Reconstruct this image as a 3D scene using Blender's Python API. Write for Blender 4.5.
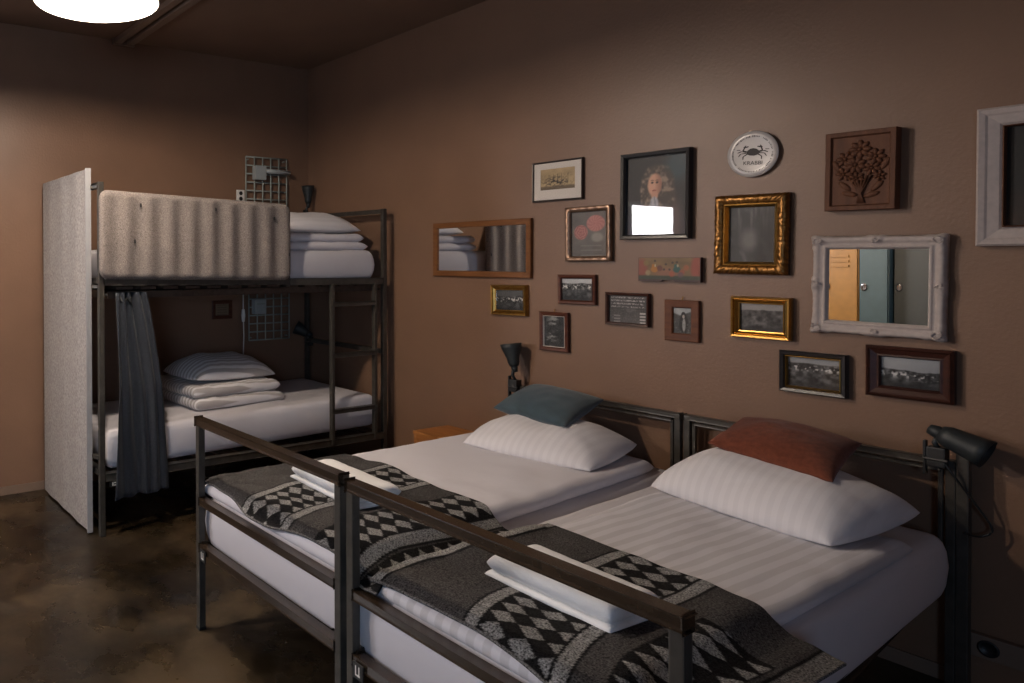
import bpy, bmesh, math, random
import numpy as np
from mathutils import Vector, Matrix, noise as mnoise

scene = bpy.context.scene
for o in list(bpy.data.objects):
    bpy.data.objects.remove(o, do_unlink=True)
COL = scene.collection
rnd = random.Random(7)
PI = math.pi

# ------------------------------------------------------------------ camera
ROOM_X, ROOM_Y, ROOM_Z = 6.4, -6.4, 2.958          # x: 0 .. ROOM_X, y: ROOM_Y .. 0
cd = bpy.data.cameras.new('camera')
cam = bpy.data.objects.new('camera', cd); COL.objects.link(cam)
cd.sensor_width = 36.0
cd.lens = 731.08 / 1024 * 36
cd.shift_x = (512 - 220.0) / 1024
cd.shift_y = -(341.5 - 268.32) / 1024
cd.clip_start = 0.05
cam.matrix_world = Matrix.Translation((4.66, -3.418, 1.46)) @ Matrix.Rotation(1.0589484, 4, 'Z') @ \
    Matrix.Rotation(PI / 2 - 0.0092867, 4, 'X') @ Matrix.Rotation(-0.0042272, 4, 'Z')
scene.camera = cam

# ------------------------------------------------------------------ view, world, light
vs = scene.view_settings
vs.view_transform = 'Standard'; vs.look = 'None'; vs.gamma = 1.0; vs.use_curve_mapping = False
vs.exposure = 0.93
scene.cycles.use_denoising = True
scene.cycles.max_bounces = 8
scene.cycles.sample_clamp_indirect = 4.0

world = bpy.data.worlds.new('world'); scene.world = world
world.use_nodes = True
wn = world.node_tree.nodes; wl = world.node_tree.links
bg = wn['Background']
bg.inputs[0].default_value = (0.80, 0.90, 1.0, 1); bg.inputs[1].default_value = 3.0

def area(name, loc, rot, sx, sy, power, color, spread=PI):
    l = bpy.data.lights.new(name, 'AREA'); l.shape = 'RECTANGLE'; l.size = sx; l.size_y = sy
    l.energy = power; l.color = color; l.spread = spread
    o = bpy.data.objects.new(name, l); COL.objects.link(o); o.location = loc; o.rotation_euler = rot
    return o
# daylight through the window in the left wall (shines towards +x) and through the one in the right wall (towards -x)
WIN1 = (-5.06, -4.20, 1.36, 2.09)     # y0, y1, z0, z1
WIN2 = (-5.60, -4.40, 0.90, 2.10)
area('daylight_left_window', (0.02, (WIN1[0] + WIN1[1]) / 2, (WIN1[2] + WIN1[3]) / 2), (0, -PI / 2, 0),
     WIN1[3] - WIN1[2] - .1, WIN1[1] - WIN1[0] - .1, 30, (0.98, 0.95, 1.0))
area('daylight_right_window', (ROOM_X - .02, (WIN2[0] + WIN2[1]) / 2, (WIN2[2] + WIN2[3]) / 2), (0, PI / 2, 0),
     WIN2[3] - WIN2[2] - .1, WIN2[1] - WIN2[0] - .1, 22, (0.42, 0.66, 1.0))

# ------------------------------------------------------------------ materials
def srgb(r, g, b):
    f = lambda c: c / 12.92 if c <= .04045 else ((c + .055) / 1.055) ** 2.4
    return (f(r / 255), f(g / 255), f(b / 255), 1)

def mat(name, col, rough=.5, metal=0., spec=.5, nscale=None, namt=.15, bump=None, bscale=200., coat=0., sheen=0., detail=4):
    m = bpy.data.materials.new(name); m.use_nodes = True
    nt = m.node_tree; b = nt.nodes['Principled BSDF']
    b.inputs['Base Color'].default_value = col
    b.inputs['Roughness'].default_value = rough; b.inputs['Metallic'].default_value = metal
    b.inputs['Specular IOR Level'].default_value = spec
    b.inputs['Coat Weight'].default_value = coat; b.inputs['Coat Roughness'].default_value = .1
    b.inputs['Sheen Weight'].default_value = sheen
    tc = nt.nodes.new('ShaderNodeTexCoord')
    if nscale:
        n = nt.nodes.new('ShaderNodeTexNoise'); n.inputs['Scale'].default_value = nscale; n.inputs['Detail'].default_value = detail
        nt.links.new(tc.outputs['Object'], n.inputs['Vector'])
        r = nt.nodes.new('ShaderNodeValToRGB')
        r.color_ramp.elements[0].position = .3; r.color_ramp.elements[1].position = .7
        r.color_ramp.elements[0].color = tuple(max(0, c * (1 - namt)) for c in col[:3]) + (1,)
        r.color_ramp.elements[1].color = tuple(min(1, c * (1 + namt)) for c in col[:3]) + (1,)
        nt.links.new(n.outputs['Fac'], r.inputs['Fac']); nt.links.new(r.outputs['Color'], b.inputs['Base Color'])
    if bump:
        n2 = nt.nodes.new('ShaderNodeTexNoise'); n2.inputs['Scale'].default_value = bscale; n2.inputs['Detail'].default_value = 3
        nt.links.new(tc.outputs['Object'], n2.inputs['Vector'])
        bp = nt.nodes.new('ShaderNodeBump'); bp.inputs['Strength'].default_value = bump; bp.inputs['Distance'].default_value = .004
        nt.links.new(n2.outputs['Fac'], bp.inputs['Height']); nt.links.new(bp.outputs['Normal'], b.inputs['Normal'])
    return m

def attr_mat(name, rough=.6, spec=.4, bump=None, bscale=300, sheen=0., heather=None, metal=0.):
    m = bpy.data.materials.new(name); m.use_nodes = True
    nt = m.node_tree; b = nt.nodes['Principled BSDF']
    a = nt.nodes.new('ShaderNodeAttribute'); a.attribute_name = 'Col'
    b.inputs['Roughness'].default_value = rough; b.inputs['Specular IOR Level'].default_value = spec
    b.inputs['Sheen Weight'].default_value = sheen; b.inputs['Metallic'].default_value = metal
    out = a.outputs['Color']
    tc = nt.nodes.new('ShaderNodeTexCoord')
    if heather:
        n = nt.nodes.new('ShaderNodeTexNoise'); n.inputs['Scale'].default_value = heather; n.inputs['Detail'].default_value = 2
        nt.links.new(tc.outputs['Object'], n.inputs['Vector'])
        r = nt.nodes.new('ShaderNodeMapRange'); r.inputs[1].default_value = .3; r.inputs[2].default_value = .7
        r.inputs[3].default_value = .12; r.inputs[4].default_value = 1.88
        nt.links.new(n.outputs['Fac'], r.inputs[0])
        mx = nt.nodes.new('ShaderNodeVectorMath'); mx.operation = 'SCALE'
        nt.links.new(out, mx.inputs[0]); nt.links.new(r.outputs[0], mx.inputs['Scale']); out = mx.outputs[0]
    nt.links.new(out, b.inputs['Base Color'])
    if bump:
        n2 = nt.nodes.new('ShaderNodeTexNoise'); n2.inputs['Scale'].default_value = bscale
        nt.links.new(tc.outputs['Object'], n2.inputs['Vector'])
        bp = nt.nodes.new('ShaderNodeBump'); bp.inputs['Strength'].default_value = bump; bp.inputs['Distance'].default_value = .004
        nt.links.new(n2.outputs['Fac'], bp.inputs['Height']); nt.links.new(bp.outputs['Normal'], b.inputs['Normal'])
    return m

def striped_linen(name, col, col2, period, axis='X'):
    """white satin-stripe bed linen: bands along one local axis"""
    m = mat(name, col, rough=.75, spec=.2, bump=.25, bscale=35, sheen=.1)
    nt = m.node_tree; b = nt.nodes['Principled BSDF']
    tc = [n for n in nt.nodes if n.type == 'TEX_COORD'][0]
    w = nt.nodes.new('ShaderNodeTexWave'); w.bands_direction = axis; w.wave_profile = 'SIN'
    w.inputs['Scale'].default_value = 2 * PI / period / 20.0
    w.inputs['Distortion'].default_value = .35; w.inputs['Detail Scale'].default_value = .6
    nt.links.new(tc.outputs['Object'], w.inputs['Vector'])
    r = nt.nodes.new('ShaderNodeValToRGB')
    r.color_ramp.elements[0].position = .4; r.color_ramp.elements[1].position = .6
    r.color_ramp.elements[0].color = col; r.color_ramp.elements[1].color = col2
    nt.links.new(w.outputs['Fac'], r.inputs['Fac']); nt.links.new(r.outputs['Color'], b.inputs['Base Color'])
    return m

M = {}
M['wall'] = mat('brown_wall_paint', (.198, .114, .072, 1), rough=.42, spec=.42, nscale=3, namt=.06, bump=.22, bscale=75)
M['ceiling'] = mat('brown_ceiling_paint', (.19, .122, .085, 1), rough=.7, spec=.2, nscale=2, namt=.08)
M['base'] = mat('baseboard_paint', (.19, .13, .095, 1), rough=.5)
M['steel'] = mat('dark_gunmetal_tube', (.062, .057, .050, 1), rough=.38, metal=.35, nscale=25, namt=.2)
M['rail'] = mat('bronze_black_tube', (.036, .023, .014, 1), rough=.22, metal=.15, spec=.7, nscale=30, namt=.12)
M['black'] = mat('black_plastic', (.012, .013, .014, 1), rough=.45)
M['lampblack'] = mat('black_lamp_metal', (.018, .022, .024, 1), rough=.5, spec=.4)
M['felt'] = mat('grey_felt', (.205, .178, .163, 1), rough=.95, spec=.1, nscale=190, namt=.45, bump=.4, bscale=160, detail=6)
M['felt_pale'] = mat('pale_grey_felt', (.37, .35, .34, 1), rough=.95, spec=.1, nscale=85, namt=.28, bump=.4, bscale=160, detail=6)
M['felt_edge'] = mat('pale_edge', (.33, .33, .34, 1), rough=.7)
M['curtain'] = mat('slate_curtain_cloth', (.022, .026, .035, 1), rough=.9, spec=.1, nscale=120, namt=.15, bump=.2, sheen=.1)
M['sheet'] = mat('white_sheet', (.61, .59, .625, 1), rough=.8, spec=.2, bump=.3, bscale=14)
M['duvet'] = mat('white_duvet', (.67, .65, .69, 1), rough=.8, spec=.2, bump=.3, bscale=25)
M['linen'] = striped_linen('striped_linen', (.65, .63, .66, 1), (.55, .53, .55, 1), .05)
M['pillowlinen'] = striped_linen('striped_pillow_linen', (.68, .66, .68, 1), (.64, .62, .64, 1), .035)
M['oldlinen'] = striped_linen('grey_striped_linen', (.70, .68, .69, 1), (.44, .41, .40, 1), .035, 'X')
M['towel'] = mat('white_terry_towel', (.86, .86, .86, 1), rough=.95, spec=.1, bump=.6, bscale=320)
M['teal'] = mat('teal_velvet', (.036, .058, .072, 1), rough=.9, spec=.15, nscale=14, namt=.18, bump=.3, bscale=250, sheen=.25)
M['rust'] = mat('rust_linen', (.135, .040, .022, 1), rough=.95, spec=.1, nscale=60, namt=.2, bump=.4, bscale=260, sheen=.1)
M['blanket'] = attr_mat('woven_wool_blanket', rough=.95, spec=.1, bump=.6, bscale=260, heather=230)
M['picture'] = attr_mat('printed_picture', rough=.45, spec=.4)
M['picture_gloss'] = attr_mat('picture_under_glass', rough=.04, spec=.5)
M['goldpaint'] = attr_mat('relief_toned_gilding', rough=.33, spec=.6, metal=.75)
M['gold'] = mat('gilded_frame', (.36, .20, .05, 1), rough=.28, metal=.9, nscale=40, namt=.2)
M['bronze'] = mat('bronze_frame', (.27, .17, .115, 1), rough=.3, metal=.7, nscale=30, namt=.3)
M['blackframe'] = mat('black_frame', (.016, .015, .016, 1), rough=.3)
M['etchframe'] = mat('thin_dark_frame', (.03, .022, .02, 1), rough=.3)
M['whiteframe'] = mat('white_painted_frame', (.44, .375, .345, 1), rough=.55, nscale=60, namt=.08)
M['mat_board'] = mat('cream_mat_board', (.62, .57, .52, 1), rough=.8)
def wood(name, c1, c2, rough=.4, scale=6., axis='X'):
    m = mat(name, c1, rough=rough + .12, spec=.3)
    nt = m.node_tree; b = nt.nodes['Principled BSDF']
    tc = [n for n in nt.nodes if n.type == 'TEX_COORD'][0]
    mp = nt.nodes.new('ShaderNodeMapping')
    mp.inputs['Scale'].default_value = (1, 8, 8) if axis == 'X' else (8, 8, 1)
    n = nt.nodes.new('ShaderNodeTexNoise'); n.inputs['Scale'].default_value = scale; n.inputs['Detail'].default_value = 6
    nt.links.new(tc.outputs['Object'], mp.inputs['Vector']); nt.links.new(mp.outputs[0], n.inputs['Vector'])
    r = nt.nodes.new('ShaderNodeValToRGB'); r.color_ramp.elements[0].position = .3; r.color_ramp.elements[1].position = .7
    r.color_ramp.elements[0].color = c1; r.color_ramp.elements[1].color = c2
    nt.links.new(n.outputs['Fac'], r.inputs['Fac']); nt.links.new(r.outputs['Color'], b.inputs['Base Color'])
    return m
M['wood_orange'] = wood('orange_pine', (.30, .115, .030, 1), (.42, .17, .05, 1))
M['wood_mirror'] = wood('honey_wood', (.125, .044, .012, 1), (.20, .078, .022, 1))
M['wood_red'] = wood('red_brown_wood', (.060, .017, .009, 1), (.11, .034, .016, 1), rough=.3)
M['wood_dark'] = wood('dark_mahogany', (.030, .012, .009, 1), (.060, .020, .013, 1), rough=.25)
M['wood_mid'] = wood('amber_wood', (.085, .025, .008, 1), (.14, .044, .013, 1), rough=.35)
M['wood_carved'] = wood('carved_brown_wood', (.085, .033, .016, 1), (.14, .054, .026, 1), rough=.5, axis='Z')
M['slat'] = wood('bed_slats', (.05, .03, .02, 1), (.08, .05, .035, 1), rough=.7)
M['greygreen'] = mat('grey_green_wire', (.27, .30, .27, 1), rough=.5)
M['boxgrey'] = mat('pale_grey_box', (.33, .36, .36, 1), rough=.5)
M['white_plastic'] = mat('white_plastic', (.72, .70, .66, 1), rough=.4)
M['cordwhite'] = mat('white_cord', (.6, .6, .58, 1), rough=.5)
M['locker_y'] = mat('yellow_locker_paint', (.25, .118, .022, 1), rough=.45, nscale=12, namt=.1)
M['locker_t'] = mat('teal_locker_paint', (.046, .070, .068, 1), rough=.5, nscale=12, namt=.1)
M['locker_d'] = mat('dark_locker', (.035, .035, .028, 1), rough=.6)  # flat dark tone, darker than the teal locker beside it
M['chrome'] = mat('chrome', (.7, .7, .7, 1), rough=.15, metal=1)
M['mirror'] = mat('mirror_glass', (.86, .86, .86, 1), rough=.0, metal=1)
M['window_frame'] = mat('white_window_frame', (.6, .6, .58, 1), rough=.5)
M['enamel_out'] = mat('dark_enamel', (.05, .05, .05, 1), rough=.3)
M['enamel_in'] = mat('white_enamel', (.85, .82, .76, 1), rough=.35)
M['plate'] = attr_mat('glazed_plate', rough=.25, spec=.5)
M['ink'] = mat('black_ink', (.02, .015, .015, 1), rough=.6)

# polished stained concrete: brown and black patches with glossy and dull areas
def floor_mat():
    m = bpy.data.materials.new('stained_concrete'); m.use_nodes = True
    nt = m.node_tree; b = nt.nodes['Principled BSDF']
    tc = nt.nodes.new('ShaderNodeTexCoord')
    def nz(scale, det, rough=.6):
        n = nt.nodes.new('ShaderNodeTexNoise'); n.inputs['Scale'].default_value = scale
        n.inputs['Detail'].default_value = det; n.inputs['Roughness'].default_value = rough
        nt.links.new(tc.outputs['Object'], n.inputs['Vector']); return n
    a = nz(1.6, 9, .68)
    r = nt.nodes.new('ShaderNodeValToRGB'); cr = r.color_ramp
    cr.elements[0].position = .38; cr.elements[0].color = (.006, .0045, .003, 1)
    cr.elements[1].position = .63; cr.elements[1].color = (.060, .041, .022, 1)
    e = cr.elements.new(.5); e.color = (.020, .0138, .0075, 1)
    nt.links.new(a.outputs['Fac'], r.inputs['Fac']); nt.links.new(r.outputs['Color'], b.inputs['Base Color'])
    g = nz(3.1, 7)
    rr = nt.nodes.new('ShaderNodeMapRange'); rr.inputs[1].default_value = .35; rr.inputs[2].default_value = .65
    rr.inputs[3].default_value = .14; rr.inputs[4].default_value = .50
    nt.links.new(g.outputs['Fac'], rr.inputs[0]); nt.links.new(rr.outputs[0], b.inputs['Roughness'])
    bp = nt.nodes.new('ShaderNodeBump'); bp.inputs['Strength'].default_value = .12; bp.inputs['Distance'].default_value = .01
    nt.links.new(nz(9, 5).outputs['Fac'], bp.inputs['Height']); nt.links.new(bp.outputs['Normal'], b.inputs['Normal'])
    return m
M['floor'] = floor_mat()

def glass_mat(name, tint=(1, 1, 1, 1)):
    m = bpy.data.materials.new(name); m.use_nodes = True
    nt = m.node_tree; nt.nodes.remove(nt.nodes['Principled BSDF']); out = nt.nodes['Material Output']
    t = nt.nodes.new('ShaderNodeBsdfTransparent'); t.inputs[0].default_value = tint
    g = nt.nodes.new('ShaderNodeBsdfGlossy'); g.inputs['Roughness'].default_value = .02
    f = nt.nodes.new('ShaderNodeFresnel'); f.inputs[0].default_value = 1.38
    mx = nt.nodes.new('ShaderNodeMixShader')
    nt.links.new(f.outputs[0], mx.inputs[0]); nt.links.new(t.outputs[0], mx.inputs[1]); nt.links.new(g.outputs[0], mx.inputs[2])
    nt.links.new(mx.outputs[0], out.inputs[0]); return m
M['glass'] = glass_mat('clear_glass')
def emit(name, col, s):
    m = bpy.data.materials.new(name); m.use_nodes = True
    b = m.node_tree.nodes['Principled BSDF']; b.inputs['Base Color'].default_value = (1, 1, 1, 1)
    b.inputs['Emission Color'].default_value = col; b.inputs['Emission Strength'].default_value = s; return m
M['bulb'] = emit('glowing_bulb', (1, .78, .5, 1), 30)

# ------------------------------------------------------------------ mesh helpers
def obj(name, bm, m, parent=None, smooth=False, loc=None, rot=None):
    me = bpy.data.meshes.new(name)
    if isinstance(bm, bmesh.types.BMesh):
        bmesh.ops.recalc_face_normals(bm, faces=bm.faces)
        bm.to_mesh(me); bm.free()
    else:
        me.from_pydata(bm[0], [], bm[1]); me.update()
    o = bpy.data.objects.new(name, me); COL.objects.link(o)
    for mm in (m if isinstance(m, (list, tuple)) else [m]): me.materials.append(mm)
    if smooth:
        for p in me.polygons: p.use_smooth = True
    if parent: o.parent = parent
    if loc is not None: o.location = loc
    if rot is not None: o.rotation_euler = rot
    return o

def tag(o, label=None, cat=None, group=None, kind=None):
    if label: o['label'] = label
    if cat: o['category'] = cat
    if group: o['group'] = group
    if kind: o['kind'] = kind
    return o

def thing(name, label, cat, loc=(0, 0, 0), rot=(0, 0, 0), group=None):
    o = bpy.data.objects.new(name, None); COL.objects.link(o); o.empty_display_size = .1
    o.location = loc; o.rotation_euler = rot
    return tag(o, label, cat, group)

def struct(name, bm, m, parent=None):
    o = obj(name, bm, m, parent)
    if not parent: o['kind'] = 'structure'
    return o

def B(): return bmesh.new()

def box(bm, x0, x1, y0, y1, z0, z1, bev=0.):
    r = bmesh.ops.create_cube(bm, size=1.0)
    vv = r['verts']
    for v in vv:
        v.co = Vector((x0 + (v.co.x + .5) * (x1 - x0), y0 + (v.co.y + .5) * (y1 - y0), z0 + (v.co.z + .5) * (z1 - z0)))
    if bev:
        es = list({e for v in vv for e in v.link_edges})
        bmesh.ops.bevel(bm, geom=es, offset=bev, segments=2, affect='EDGES', profile=.7)
    return bm

def bar(bm, p, q, w, h=None, bev=.004):
    """square tube from p to q; w is the horizontal and h the other cross size"""
    h = h or w
    p = Vector(p); q = Vector(q); d = q - p; L = d.length; d.normalize()
    up = Vector((0, 0, 1)) if abs(d.z) < .9 else Vector((0, 1, 0))
    s = d.cross(up).normalized(); u = s.cross(d).normalized()
    r = bmesh.ops.create_cube(bm, size=1.0); vv = r['verts']
    for v in vv:
        c = v.co.copy(); v.co = p + d * ((c.x + .5) * L) + s * (c.y * w) + u * (c.z * h)
    if bev:
        es = list({e for v in vv for e in v.link_edges})
        bmesh.ops.bevel(bm, geom=es, offset=bev, segments=2, affect='EDGES', profile=.7)
    return bm

def tube(bm, pts, r, n=8, cap=True):
    pts = [Vector(p) for p in pts]; rings = []
    for i, p in enumerate(pts):
        d = (pts[min(i + 1, len(pts) - 1)] - pts[max(i - 1, 0)]).normalized()
        up = Vector((0, 0, 1)) if abs(d.z) < .9 else Vector((1, 0, 0))
        s = d.cross(up).normalized(); u = s.cross(d).normalized()
        rr = r[i] if isinstance(r, (list, tuple)) else r
        rings.append([bm.verts.new(p + s * (rr * math.cos(2 * PI * k / n)) + u * (rr * math.sin(2 * PI * k / n))) for k in range(n)])
    for a, b in zip(rings, rings[1:]):
        for k in range(n): bm.faces.new((a[k], a[(k + 1) % n], b[(k + 1) % n], b[k]))
    if cap: bm.faces.new(rings[0]); bm.faces.new(rings[-1])
    return bm

def lathe(bm, prof, mtx=Matrix(), n=32):
    """prof: (radius, height) along local z"""
    rings = []
    for r, z in prof:
        if r < 1e-6: rings.append([bm.verts.new(mtx @ Vector((0, 0, z)))])
        else: rings.append([bm.verts.new(mtx @ Vector((r * math.cos(2 * PI * k / n), r * math.sin(2 * PI * k / n), z))) for k in range(n)])
    for a, b in zip(rings, rings[1:]):
        for k in range(n):
            k2 = (k + 1) % n
            if len(a) == 1 and len(b) == 1: continue
            if len(a) == 1: bm.faces.new((a[0], b[k], b[k2]))
            elif len(b) == 1: bm.faces.new((a[k], a[k2], b[0]))
            else: bm.faces.new((a[k], a[k2], b[k2], b[k]))
    return bm

def axis_matrix(p, d):
    d = Vector(d).normalized()
    return Matrix.Translation(Vector(p)) @ d.to_track_quat('Z', 'Y').to_matrix().to_4x4()

def edge_params(n, k=1.6):
    """0..1 parameters that crowd towards both ends"""
    out = []
    for i in range(n + 1):
        t = i / n; s = 2 * t - 1
        out.append(.5 + .5 * math.copysign(1 - (1 - abs(s)) ** k, s))
    return out

def soft(A, Bc, Cc, D, th, r, p=2.0, nx=36, ny=30, wr=.0, fq=6., pinch=0., seed=0., top=1., bot=1., corner=0.):
    """cushion-like solid: A front left, B front right, C back right, D back left on the mid plane; th thickness, r edge radius.
       Returns (verts, faces) relative to the centre, and the centre."""
    A, Bc, Cc, D = map(Vector, (A, Bc, Cc, D)); cen = (A + Bc + Cc + D) / 4
    nrm = (Bc - A + Cc - D).cross(D - A + Cc - Bc).normalized()
    W = ((Bc - A).length + (Cc - D).length) / 2; H = ((D - A).length + (Cc - Bc).length) / 2
    us = edge_params(nx); vs_ = edge_params(ny)
    f = lambda x: (1 - (1 - min(max(x, 0), 1)) ** p) ** (1 / p)
    verts = []; idx = {}
    for side in (0, 1):
        for j, v in enumerate(vs_):
            for i, u in enumerate(us):
                edge = i in (0, nx) or j in (0, ny)
                if side == 1 and edge: idx[1, i, j] = idx[0, i, j]; continue
                uu = .5 + (u - .5) * (1 - pinch * (1 - (2 * v - 1) ** 2))
                vv = .5 + (v - .5) * (1 - pinch * (1 - (2 * u - 1) ** 2))
                if corner:
                    a, b = 2 * uu - 1, 2 * vv - 1
                    q = corner * (a * a) * (b * b) * .3
                    uu = .5 + (uu - .5) * (1 - q); vv = .5 + (vv - .5) * (1 - q)
                P = A.lerp(Bc, uu).lerp(D.lerp(Cc, uu), vv)
                t = th / 2 * f(min(u, 1 - u) * W / r) * f(min(v, 1 - v) * H / r)
                w = 0
                if wr:
                    q = Vector((P.x * fq + seed, P.y * fq + seed * 2, P.z * fq))
                    w = wr * (mnoise.noise(q) + .5 * mnoise.noise(q * 2.3) + .7 * (abs(mnoise.noise(q * 1.3 + Vector((9, 3, 1)))) - .3))
                    w *= .35 + .65 * min(1, 2 * t / th)
                P = P + nrm * ((t * top + w) if side == 0 else (-t * bot + w * .3)) - cen
                idx[side, i, j] = len(verts); verts.append(P[:])
    faces = []
    for j in range(ny):
        for i in range(nx):
            a = [idx[0, i, j], idx[0, i + 1, j], idx[0, i + 1, j + 1], idx[0, i, j + 1]]; faces.append(a)
            b = [idx[1, i, j], idx[1, i, j + 1], idx[1, i + 1, j + 1], idx[1, i + 1, j]]
            if len(set(b)) >= 3 : faces.append(b)
    return (verts, faces), cen

def soft_obj(name, m, label, cat, *a, group=None, parent=None, **k):
    g, cen = soft(*a, **k)
    o = obj(name, g, m, parent, smooth=True, loc=cen)
    if not parent: tag(o, label, cat, group)
    return o

def setcol(o, cols):
    me = o.data
    a = me.color_attributes.new('Col', 'FLOAT_COLOR', 'POINT')
    c = np.ones((len(me.vertices), 4), dtype=np.float32); c[:, :3] = cols
    a.data.foreach_set('color', c.ravel())

def lin(rgb):
    c = np.asarray(rgb, float) / 255.
    return np.where(c <= .04045, c / 12.92, ((c + .055) / 1.055) ** 2.4)

# ------------------------------------------------------------------ small painting kit (numpy) for prints, plates and the blanket
def vnoise(u, v, fx, fy, seed):
    r = np.random.RandomState(seed); g = r.rand(int(fy) + 3, int(fx) + 3)
    x = np.clip(u, 0, .9999) * fx; y = np.clip(v, 0, .9999) * fy
    xi = x.astype(int); yi = y.astype(int); xf = x - xi; yf = y - yi
    xf = xf * xf * (3 - 2 * xf); yf = yf * yf * (3 - 2 * yf)
    return (g[yi, xi] * (1 - xf) + g[yi, xi + 1] * xf) * (1 - yf) + (g[yi + 1, xi] * (1 - xf) + g[yi + 1, xi + 1] * xf) * yf
def fbm(u, v, fx, fy, seed, o=4):
    s = 0; a = .5
    for k in range(o): s = s + a * vnoise(u, v, fx * 2 ** k, fy * 2 ** k, seed + k); a *= .5
    return s / (1 - .5 ** o)
def mixc(c, col, m): return c * (1 - m[..., None]) + np.asarray(col, float) * m[..., None]
def ell(u, v, cx, cy, rx, ry, soft_=.15, ang=0.):
    du, dv = u - cx, v - cy
    if ang: du, dv = du * math.cos(ang) + dv * math.sin(ang), -du * math.sin(ang) + dv * math.cos(ang)
    d = np.sqrt((du / rx) ** 2 + (dv / ry) ** 2)
    return np.clip((1 - d) / soft_ + .5, 0, 1)
def step(x, e, w=.02): return np.clip((x - e) / w + .5, 0, 1)

def canvas(name, fn, w, h, m, parent, y=-.006, nx=64, ny=48, cx=0, cz=0, sag=None):
    """flat picture w x h in the local xz plane, painted by fn(u, v) -> sRGB 0..255, v upwards"""
    us = np.linspace(0, 1, nx + 1); vv = np.linspace(0, 1, ny + 1)
    U, V = np.meshgrid(us, vv)
    cols = lin(np.clip(fn(U, V), 0, 255)).reshape(-1, 3)
    verts = [((u - .5) * w + cx, y, (v - .5) * h + cz) for v in vv for u in us]
    faces = [(j * (nx + 1) + i, j * (nx + 1) + i + 1, (j + 1) * (nx + 1) + i + 1, (j + 1) * (nx + 1) + i) for j in range(ny) for i in range(nx)]
    o = obj(name, (verts, faces), m, parent); setcol(o, cols); return o

# ------------------------------------------------------------------ the room
def plane_wall(name, axis, c, t, a0, a1, z0, z1, holes, m):
    """wall slab with rectangular holes; axis 'x' = wall normal along x"""
    bm = B()
    segs = []
    if holes:
        (h0, h1, k0, k1), = holes
        segs = [(a0, h0, z0, z1), (h1, a1, z0, z1), (h0, h1, z0, k0), (h0, h1, k1, z1)]
    else: segs = [(a0, a1, z0, z1)]
    for s0, s1, b0, b1 in segs:
        if axis == 'x': box(bm, min(c, c + t), max(c, c + t), s0, s1, b0, b1)
        else: box(bm, s0, s1, min(c, c + t), max(c, c + t), b0, b1)
    return struct(name, bm, m)

bm = B(); box(bm, -.15, ROOM_X + .15, ROOM_Y - .15, .15, -.1, 0); struct('floor', bm, M['floor'])
bm = B(); box(bm, -.15, ROOM_X + .15, ROOM_Y - .15, .15, ROOM_Z, ROOM_Z + .1); struct('ceiling', bm, M['ceiling'])
plane_wall('wall_left', 'x', 0, -.15, ROOM_Y, 0, 0, ROOM_Z, [WIN1], M['wall'])
plane_wall('wall_back', 'y', 0, .15, -.15, ROOM_X + .15, 0, ROOM_Z, None, M['wall'])
plane_wall('wall_right', 'x', ROOM_X, .15, ROOM_Y, 0, 0, ROOM_Z, [WIN2], M['wall'])
plane_wall('wall_front', 'y', ROOM_Y, -.15, -.15, ROOM_X + .15, 0, ROOM_Z, None, M['wall'])
bm = B(); box(bm, .0, .014, ROOM_Y, -2.09, 0, .052, .003); struct('baseboard_left', bm, M['base'])
bm = B(); box(bm, 0, 3.70, -.012, 0, 0, .052, .003); struct('baseboard_back', bm, M['base'])

def window(name, x, out, win, mullions):
    y0, y1, z0, z1 = win
    bm = B(); f = .05
    xa, xb = sorted((x + out * .05, x + out * .10))
    for a, b_, c, d in ((y0, y0 + f, z0, z1), (y1 - f, y1, z0, z1), (y0 + f, y1 - f, z0, z0 + f), (y0 + f, y1 - f, z1 - f, z1)):
        box(bm, xa, xb, a, b_, c, d, .004)
    for mu in mullions: box(bm, xa, xb, mu - .025, mu + .025, z0 + f, z1 - f, .004)
    w = struct(name, bm, M['window_frame'])
    bm = B(); xm = (xa + xb) / 2; box(bm, xm - .003, xm + .003, y0 + f, y1 - f, z0 + f, z1 - f)
    obj('pane', bm, M['glass'], w)
window('window_1', 0, -1, WIN1, [])
window('window_2', ROOM_X, 1, WIN2, [-5.0])

# twin conduit on the ceiling, running out from the left wall
t = thing('ceiling_conduit', 'twin brown conduit rails on the ceiling above the pendant lamp', 'conduit', (0, 0, ROOM_Z))
for yy in (-1.60, -1.515):
    bm = B(); box(bm, .02, 5.2, yy - .026, yy + .026, -.034, 0, .006); obj('rail', bm, M['base'], t)
bm = B(); box(bm, .02, .05, -1.635, -1.48, -.04, 0, .003); obj('end_bracket', bm, M['base'], t)

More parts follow.
